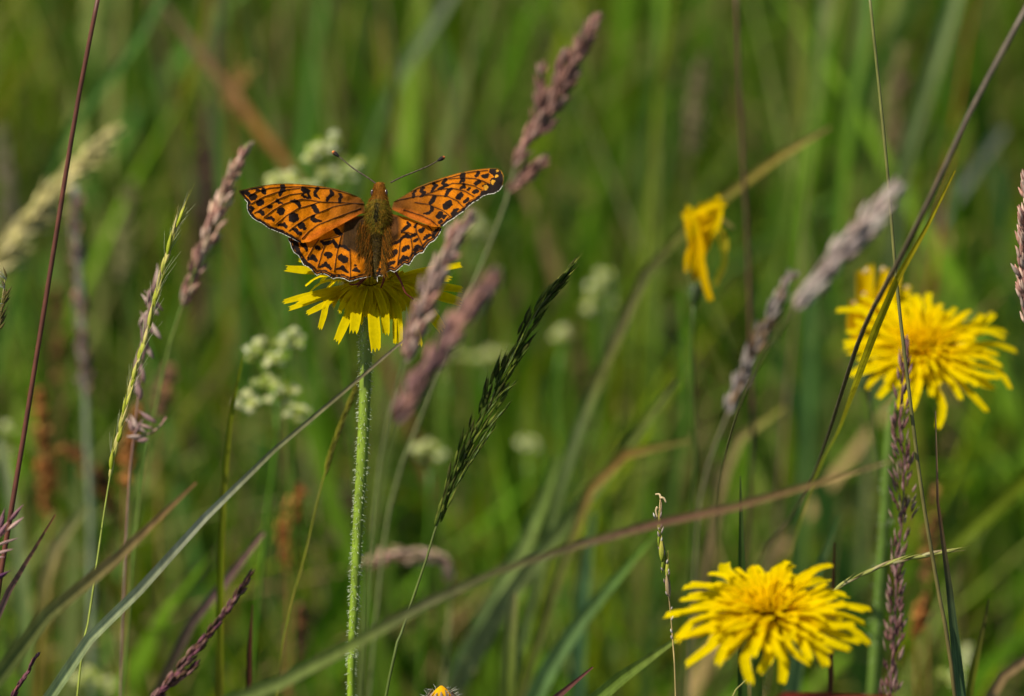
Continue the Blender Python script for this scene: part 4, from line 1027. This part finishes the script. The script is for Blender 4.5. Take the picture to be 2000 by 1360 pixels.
LF = [(1500, 430), (1490, 330), (1440, 270), (1300, 210), (1150, 165), (1000, 140), (850, 122), (700, 112), (560, 107), (430, 115), (300, 133), (180, 155), (80, 178), (35, 190),
      (45, 225), (75, 260), (105, 300), (132, 330), (128, 380), (134, 425), (158, 470), (196, 515), (240, 545), (288, 565), (340, 600), (380, 632), (430, 650), (480, 672), (535, 692), (600, 725), (655, 752), (720, 788),
      (780, 797), (850, 788), (920, 758), (980, 728), (1050, 682), (1150, 627), (1250, 572), (1350, 517), (1440, 465), (1500, 450)]
LFM = [[(1200, 232, 12), (1224, 265, 14), (1207, 290, 12), (1200, 322, 10)], [(1105, 203, 15), (1122, 235, 17), (1095, 258, 16), (1065, 280, 18), (1060, 302, 14)],
       [(950, 168, 17), (925, 200, 16), (915, 232, 16), (940, 260, 12), (966, 286, 6)], [(770, 165, 12), (785, 200, 14), (842, 203, 14)], [(800, 170, 10), (852, 200, 10)], [(835, 205, 12), (790, 225, 12), (768, 245, 11), (800, 268, 11), (860, 274, 11), (838, 232, 9)],
       [(542, 142, 22), (548, 180, 26), (520, 215, 18), (515, 246, 15)], [(318, 182, 18), (328, 205, 26), (345, 226, 12)], [(270, 190, 14), (240, 185, 8)], [(48, 195, 10), (100, 202, 28), (145, 232, 20)], [(120, 190, 12), (210, 168, 9), (330, 140, 8)], [(60, 215, 10), (118, 300, 16)], [(190, 270, 34), (215, 265, 34)],
       [(275, 338, 28), (305, 330, 28)], [(388, 378, 18), (408, 376, 16)], [(525, 432, 40)], [(672, 506, 48)], [(762, 594, 33)], [(800, 634, 16)],
       [(470, 318, 9), (490, 302, 13), (500, 328, 15), (540, 338, 7)], [(640, 314, 8), (695, 312, 16), (722, 338, 20), (742, 378, 15)], [(895, 372, 22), (915, 402, 26), (940, 428, 22)], [(905, 488, 12), (885, 518, 18), (925, 540, 20), (985, 546, 9)],
       [(175, 380, 14), (200, 405, 18), (190, 425, 14)], [(265, 442, 8), (305, 446, 20), (318, 470, 13)], [(355, 514, 6), (415, 506, 18), (440, 535, 13)], [(498, 590, 6), (558, 586, 20), (588, 612, 14)], [(668, 642, 10), (700, 650, 18), (722, 672, 10)], [(722, 682, 14), (752, 690, 18), (756, 708, 9)]]
LFV = [[(1480, 345), (1200, 330), (970, 322), (850, 300), (760, 292)], [(970, 322), (850, 365), (720, 400), (590, 480), (470, 580)], [(1330, 340), (1130, 378), (950, 452), (830, 507), (700, 590), (620, 655)], [(1440, 400), (1130, 515), (950, 590), (850, 660), (770, 745)],
       [(770, 290), (640, 318), (560, 345), (440, 415), (330, 500)], [(760, 222), (620, 240), (500, 290), (380, 360), (220, 450)], [(740, 165), (600, 180), (480, 210), (330, 262), (180, 345)], [(540, 148), (380, 165), (250, 200), (150, 255)], [(1400, 250), (1100, 170), (800, 148), (540, 150)]]
wing('forewing', bf, LF, 16, 31, LFM, LFV, (1500, 390), zl, lambda x, y: dl(x, y) - .0008, 'fore',
     light=[([(740, 740), (1000, 620), (1250, 520), (1440, 440), (1440, 470), (1050, 690), (850, 780)], W_RED, 60, .7)])
LH = [(1530, 470), (1300, 500), (1000, 600), (760, 700), (640, 728), (598, 742), (606, 770), (628, 802), (642, 855), (672, 910), (722, 945), (752, 995), (782, 1055), (840, 1080), (876, 1110), (908, 1150), (940, 1178), (978, 1160), (1025, 1160), (1062, 1176), (1092, 1196), (1128, 1218), (1162, 1205), (1205, 1205), (1250, 1212), (1290, 1236), (1318, 1248), (1370, 1236), (1425, 1216), (1480, 1206), (1522, 1196), (1566, 1190), (1600, 1150), (1600, 900), (1590, 650), (1570, 500)]
LHM = [[(1145, 632, 18), (1178, 668, 24), (1218, 692, 18)], [(985, 775, 9), (1020, 800, 16), (1070, 798, 18), (1130, 770, 15), (1152, 802, 14), (1168, 842, 16), (1192, 848, 12)], [(1200, 830, 12), (1250, 836, 14), (1320, 880, 10)], [(940, 850, 20), (965, 858, 16)], [(1048, 926, 22), (1100, 934, 22), (1075, 955, 18)], [(1215, 965, 34), (1265, 992, 34)], [(1385, 1056, 12)],
       [(780, 812, 26), (812, 850, 20), (822, 890, 10)], [(845, 985, 14), (898, 955, 26), (932, 1000, 12)], [(975, 1078, 10), (1045, 1045, 24), (1102, 1098, 10)], [(1170, 1104, 8), (1235, 1086, 22), (1296, 1136, 8)], [(1352, 1118, 8), (1390, 1106, 22), (1430, 1122, 10)], [(690, 780, 22), (700, 830, 22), (740, 930, 20)], [(790, 990, 16), (880, 1085, 14)]]
LHV = [[(960, 760), (890, 860), (830, 965)], [(1030, 820), (985, 960), (950, 1075)], [(1220, 720), (1185, 850), (1160, 980), (1140, 1120)], [(1320, 880), (1328, 1040), (1325, 1200)], [(1480, 940), (1520, 1060), (1545, 1180)], [(1000, 770), (1090, 745), (1200, 715)]]
wing('hindwing', bf, LH, 5, 31, LHM, LHV, (1540, 500), zl, lambda x, y: dl(x, y) + .0006, 'hind',
     light=[([(1600, 430), (1240, 540), (1230, 650), (1210, 840), (1330, 890), (1480, 960), (1600, 1150)], W_DK, 60, 1.0), ([(1000, 590), (1240, 520), (1230, 600), (1000, 690)], W_OR * .7, 60, .7), ([(1560, 620), (1600, 620), (1600, 1150), (1520, 1000)], (.09, .07, .012), 60, .7)])
RF = [(350, 520), (370, 460), (410, 432), (500, 378), (620, 300), (760, 245), (900, 195), (1050, 150), (1200, 120), (1320, 103), (1420, 96),
      (1485, 98), (1525, 130), (1547, 180), (1550, 235), (1537, 290), (1502, 342), (1442, 376), (1380, 384), (1322, 404), (1272, 446), (1222, 472), (1172, 512), (1120, 566), (1062, 602), (1012, 642), (950, 678), (900, 722),
      (850, 727), (780, 727), (720, 704), (640, 674), (560, 643), (480, 603), (400, 565), (360, 545)]
RFM = [[(582, 405, 12), (584, 375, 12), (612, 345, 10)], [(690, 308, 12), (662, 345, 14), (700, 358, 14), (690, 385, 14), (662, 402, 10)], [(798, 264, 14), (824, 284, 16), (800, 320, 12), (774, 352, 7)], [(930, 222, 16), (896, 266, 14), (942, 284, 12), (890, 310, 12), (850, 328, 8)], [(1112, 165, 22), (1104, 200, 22), (1112, 230, 18), (1085, 252, 10)], [(1275, 150, 18), (1252, 185, 16)],
       [(1122, 272, 12), (1122, 298, 16), (1086, 316, 9)], [(996, 324, 9), (948, 345, 16), (938, 380, 16), (918, 402, 10)], [(808, 408, 16), (788, 442, 20), (762, 476, 15)], [(782, 516, 18), (792, 545, 14), (755, 575, 12), (698, 588, 8)], [(1330, 192, 18), (1368, 178, 18)], [(1248, 268, 16), (1284, 244, 18)], [(1165, 328, 11), (1184, 314, 11)], [(1062, 412, 26), (1088, 386, 24)], [(932, 504, 30), (966, 476, 30)], [(848, 615, 24), (874, 585, 24)], [(908, 622, 16), (930, 612, 9)], [(860, 680, 15), (876, 664, 14)],
       [(1225, 360, 16), (1260, 345, 18)], [(1130, 460, 16), (1160, 432, 16)], [(1000, 586, 11), (1022, 556, 18), (1062, 534, 9)]]
RFV = [[(380, 450), (600, 405), (750, 382), (950, 402), (1050, 452), (1120, 522)], [(600, 465), (750, 490), (900, 552), (985, 625)], [(480, 545), (660, 602), (770, 652), (840, 712)], [(700, 386), (860, 326), (1000, 314), (1130, 345), (1220, 402)], [(850, 325), (1000, 262), (1120, 264), (1230, 290), (1310, 332)], [(960, 214), (1100, 206), (1230, 210), (1330, 240), (1390, 272)], [(1110, 158), (1250, 135), (1370, 125)], [(560, 345), (760, 262), (960, 205), (1110, 165)]]
wing('forewing', bf, RF, 15, 27, RFM, RFV, (360, 490), zr, lambda x, y: dr2(x, y) - .0008, 'fore',
     light=[([(380, 540), (560, 560), (700, 610), (840, 700), (780, 720), (560, 635)], W_RED, 60, .7)],
     apex=([(1400, 90), (1490, 92), (1560, 220), (1520, 345), (1380, 392), (1290, 385), (1300, 345), (1335, 335), (1310, 290), (1345, 265), (1400, 275), (1395, 225), (1440, 190), (1385, 140)], [(1475, 130, 16), (1465, 186, 21), (1428, 250, 26), (1355, 306, 30)]))
RH = [(240, 600), (320, 575), (500, 620), (700, 700), (860, 722), (895, 742), (872, 790), (842, 838), (810, 876), (760, 903), (722, 950), (690, 1006), (650, 1010), (602, 1044), (572, 1092), (540, 1142), (490, 1124), (450, 1160), (410, 1196), (380, 1212), (340, 1194), (292, 1218), (252, 1258), (225, 1248), (205, 1262), (205, 1300), (210, 1338), (192, 1290), (188, 1240), (190, 1000), (210, 750)]
RHM = [[(522, 678, 12), (546, 705, 14), (500, 742, 18), (458, 778, 10)], [(622, 690, 9), (604, 722, 12)], [(658, 770, 20), (688, 748, 18)], [(330, 925, 9), (430, 878, 12), (470, 842, 13), (512, 816, 16), (550, 836, 14), (602, 808, 12)], [(600, 878, 14), (622, 856, 13)], [(480, 968, 20), (520, 942, 20)], [(338, 1038, 24), (392, 988, 26)], [(698, 862, 8), (728, 826, 17), (772, 812, 10)], [(590, 978, 9), (626, 940, 18), (660, 940, 10)], [(430, 1104, 8), (478, 1050, 20), (526, 1058, 11)], [(288, 1152, 9), (326, 1120, 18), (380, 1102, 12)], [(275, 1030, 10), (290, 1010, 8)], [(830, 760, 16), (790, 830, 12)], [(230, 1180, 12), (215, 1230, 10)]]
RHV = [[(600, 700), (618, 790), (668, 895), (690, 960)], [(560, 850), (572, 960), (556, 1060)], [(445, 860), (432, 1020), (415, 1125)], [(330, 930), (300, 1060), (268, 1170)], [(455, 782), (530, 785), (600, 808)], [(740, 715), (778, 760), (790, 820)]]
wing('hindwing', bf, RH, 5, 26, RHM, RHV, (280, 620), zr, lambda x, y: dr2(x, y) + .0006, 'hind',
     light=[([(180, 560), (430, 600), (450, 700), (440, 860), (330, 930), (250, 1010), (180, 1150)], W_DK, 60, 1.0), ([(300, 580), (400, 590), (440, 640), (420, 800), (320, 860)], (.12, .04, .008), 90, .5)])

# body
def body_pt(px, py, off): return P(px, py, dbody(py) + off)
bp_ = [(740, 360, .0004), (741, 366, .0004), (741, 376, .0004), (741, 386, .0003), (740, 398, .0), (739, 412, 0), (738, 430, 0), (737, 448, 0), (736, 462, .0002), (736, 480, .0002), (735, 500, .0002), (735, 520, .0002), (734, 536, .0003), (734, 545, .0004)]
br_ = np.array([9, 12, 14, 20, 25, 25, 21, 17, 14, 13, 12, 11, 8, 3]) * MPP
sp = spline([body_pt(*q) for q in bp_], 60)
brr = np.interp(np.linspace(0, 1, 60), np.linspace(0, 1, 14), br_)
brr = brr * (1 + .04 * np.sin(np.arange(60) * 2.1) * (np.arange(60) > 34))
V, F = tube(sp, brr, 20, -VIEW)
bc = cramp([(.13, .05, .01), (.16, .07, .01), (.11, .07, .010), (.075, .06, .010), (.07, .05, .010), (.03, .02, .008), (.035, .022, .008), (.04, .028, .009), (.10, .07, .02)], 60)
body = part('body', (V, F, np.repeat(bc, 20, 0)), M_BODY, bf)
tB, aB, bB = frames(sp, -VIEW)
r = np.random.default_rng(5); fur = Geo()
for i in range(9000):
    j = int(np.clip(r.beta(1.2, 1.7) * 60, 0, 59)); an = r.uniform(-1.9, 1.9); e = math.cos(an) * aB[j] + math.sin(an) * bB[j]
    q = sp[j] + e * brr[j] * .96 + tB[j] * r.uniform(-.5, .5) * .0003
    L = np.interp(j, [0, 8, 18, 30, 40, 59], [.0005, .0007, .0012, .0011, .0007, .0005]) * r.uniform(.5, 1.2)
    dd = unit(e * .75 + tB[j] * .75 + r.normal(size=3) * .28); sd = unit(np.cross(dd, e + .01)) * .00004
    m_ = q + dd * L * .55; tip = q + dd * L + tB[j] * L * .12
    col = (np.array((.26, .10, .012)) if j < 13 else (np.array((.12, .10, .010)) if r.random() < .6 else np.array((.20, .10, .012))) if j < 32 else np.array((.065, .042, .010)))
    if 15 <= j < 27 and abs(an) < .16: col = np.array((.02, .018, .01))
    if 13 <= j < 34 and abs(an) > 1.0: col = np.array((.26, .2, .03)) if r.random() < .5 else np.array((.36, .17, .02))
    fur.add(np.array([q - sd, q + sd, m_ + sd * .7, m_ - sd * .7, tip]), [(0, 1, 2, 3), (3, 2, 4)], col * r.uniform(.6, 1.4))
part('fur', fur, M_FUR, body, 'stuff')
fur2 = Geo()        # long soft hairs over the wing bases
for i in range(1500):
    s = r.choice([-1, 1]); y0 = r.uniform(432, 530); off = r.uniform(8, (34 if y0 < 490 else 18) if s < 0 else (22 if y0 < 490 else 12)) * s
    x0 = 736 + off; L = r.uniform(14, 34); lean = r.uniform(.05, .55) * s
    x1, y1 = x0 + math.sin(lean) * L, y0 + math.cos(lean) * L
    if y1 > 548: continue
    dz = dl if s < 0 else dr2; up = r.uniform(.0002, .0008)
    a_, b_ = P(x0, y0, dz(x0, y0) + .0004 - up * .3), P(x1, y1, dz(x1, y1) + .0002 - up)
    m_ = (a_ + b_) / 2 - VIEW * up * .4; sd = unit(np.cross(b_ - a_, VIEW)) * .00003
    col = [np.array((.10, .04, .006)), np.array((.05, .032, .006)), np.array((.18, .06, .006)), np.array((.03, .017, .005))][r.integers(4)]
    fur2.add(np.array([a_ - sd, a_ + sd, m_ + sd, m_ - sd, b_]), [(0, 1, 2, 3), (3, 2, 4)], col * r.uniform(.6, 1.3))
part('wing_hair', fur2, M_FUR, bf, 'stuff')
for (ex, ey) in ((754, 377), (727, 377)):
    u = np.linspace(0, math.pi, 9)
    V, F = lathe_on(P(ex, ey, dbody(ey) - .0002) + UPV * (-np.cos(u) * 7 * MPP)[:, None], np.maximum(np.sin(u), .05) * 3.5 * MPP, 12)
    part('eye', (V, F, np.full((len(V), 3), (.03, .012, .008))), mat('eye', 0, .15, .6, .1) if 'eye' not in bpy.data.materials else bpy.data.materials['eye'], body)
for pts_ in ([(736, 360), (715, 345), (690, 329), (668, 311), (652, 298)], [(763, 357), (785, 346), (812, 335), (838, 324), (866, 308)]):
    q = [P(x, y, dbody(y) + .0002) for x, y in pts_]
    sp_ = spline(q, 24); V, F = tube(sp_, np.linspace(1.5, 1.2, 24) * MPP, 7)
    an_ = part('antenna', (V, F, np.repeat(cramp([(.05, .035, .025), (.06, .045, .03)], 24), 7, 0) * np.repeat(np.where(np.arange(24) % 2, 1.3, .7), 7)[:, None]), M_BODY, bf)
    e = unit(sp_[-1] - sp_[-3]); cl = np.array([sp_[-1] - e * 14 * MPP + e * k_ * MPP for k_ in (0, 4, 8, 12, 16, 18)])
    V, F = tube(cl, np.array([1.3, 3, 4, 4.2, 3.2, .8]) * MPP, 9)
    part('club', (V, F, np.repeat([(.02, .015, .014), (.015, .012, .012), (.015, .012, .012), (.02, .012, .01), (.4, .12, .03), (.5, .16, .04)], 9, 0)), M_BODY, an_)
for q in ([(770, 528, -.004), (783, 550, -.006), (792, 572, -.0065), (808, 585, -.006)], [(712, 535, -.004), (704, 550, -.004), (694, 556, -.003), (682, 555, -.003)], [(716, 540, -.004), (704, 554, -.003), (698, 560, -.001)], [(752, 535, -.004), (748, 552, -.003), (744, 562, -.001)]):
    sp_ = spline([P(*k_) for k_ in q], 14); V, F = tube(sp_, np.linspace(2.6, 1.5, 14) * MPP, 7)
    part('leg', (V, F, np.full((len(V), 3), (.10, .022, .012))), M_BODY, bf)
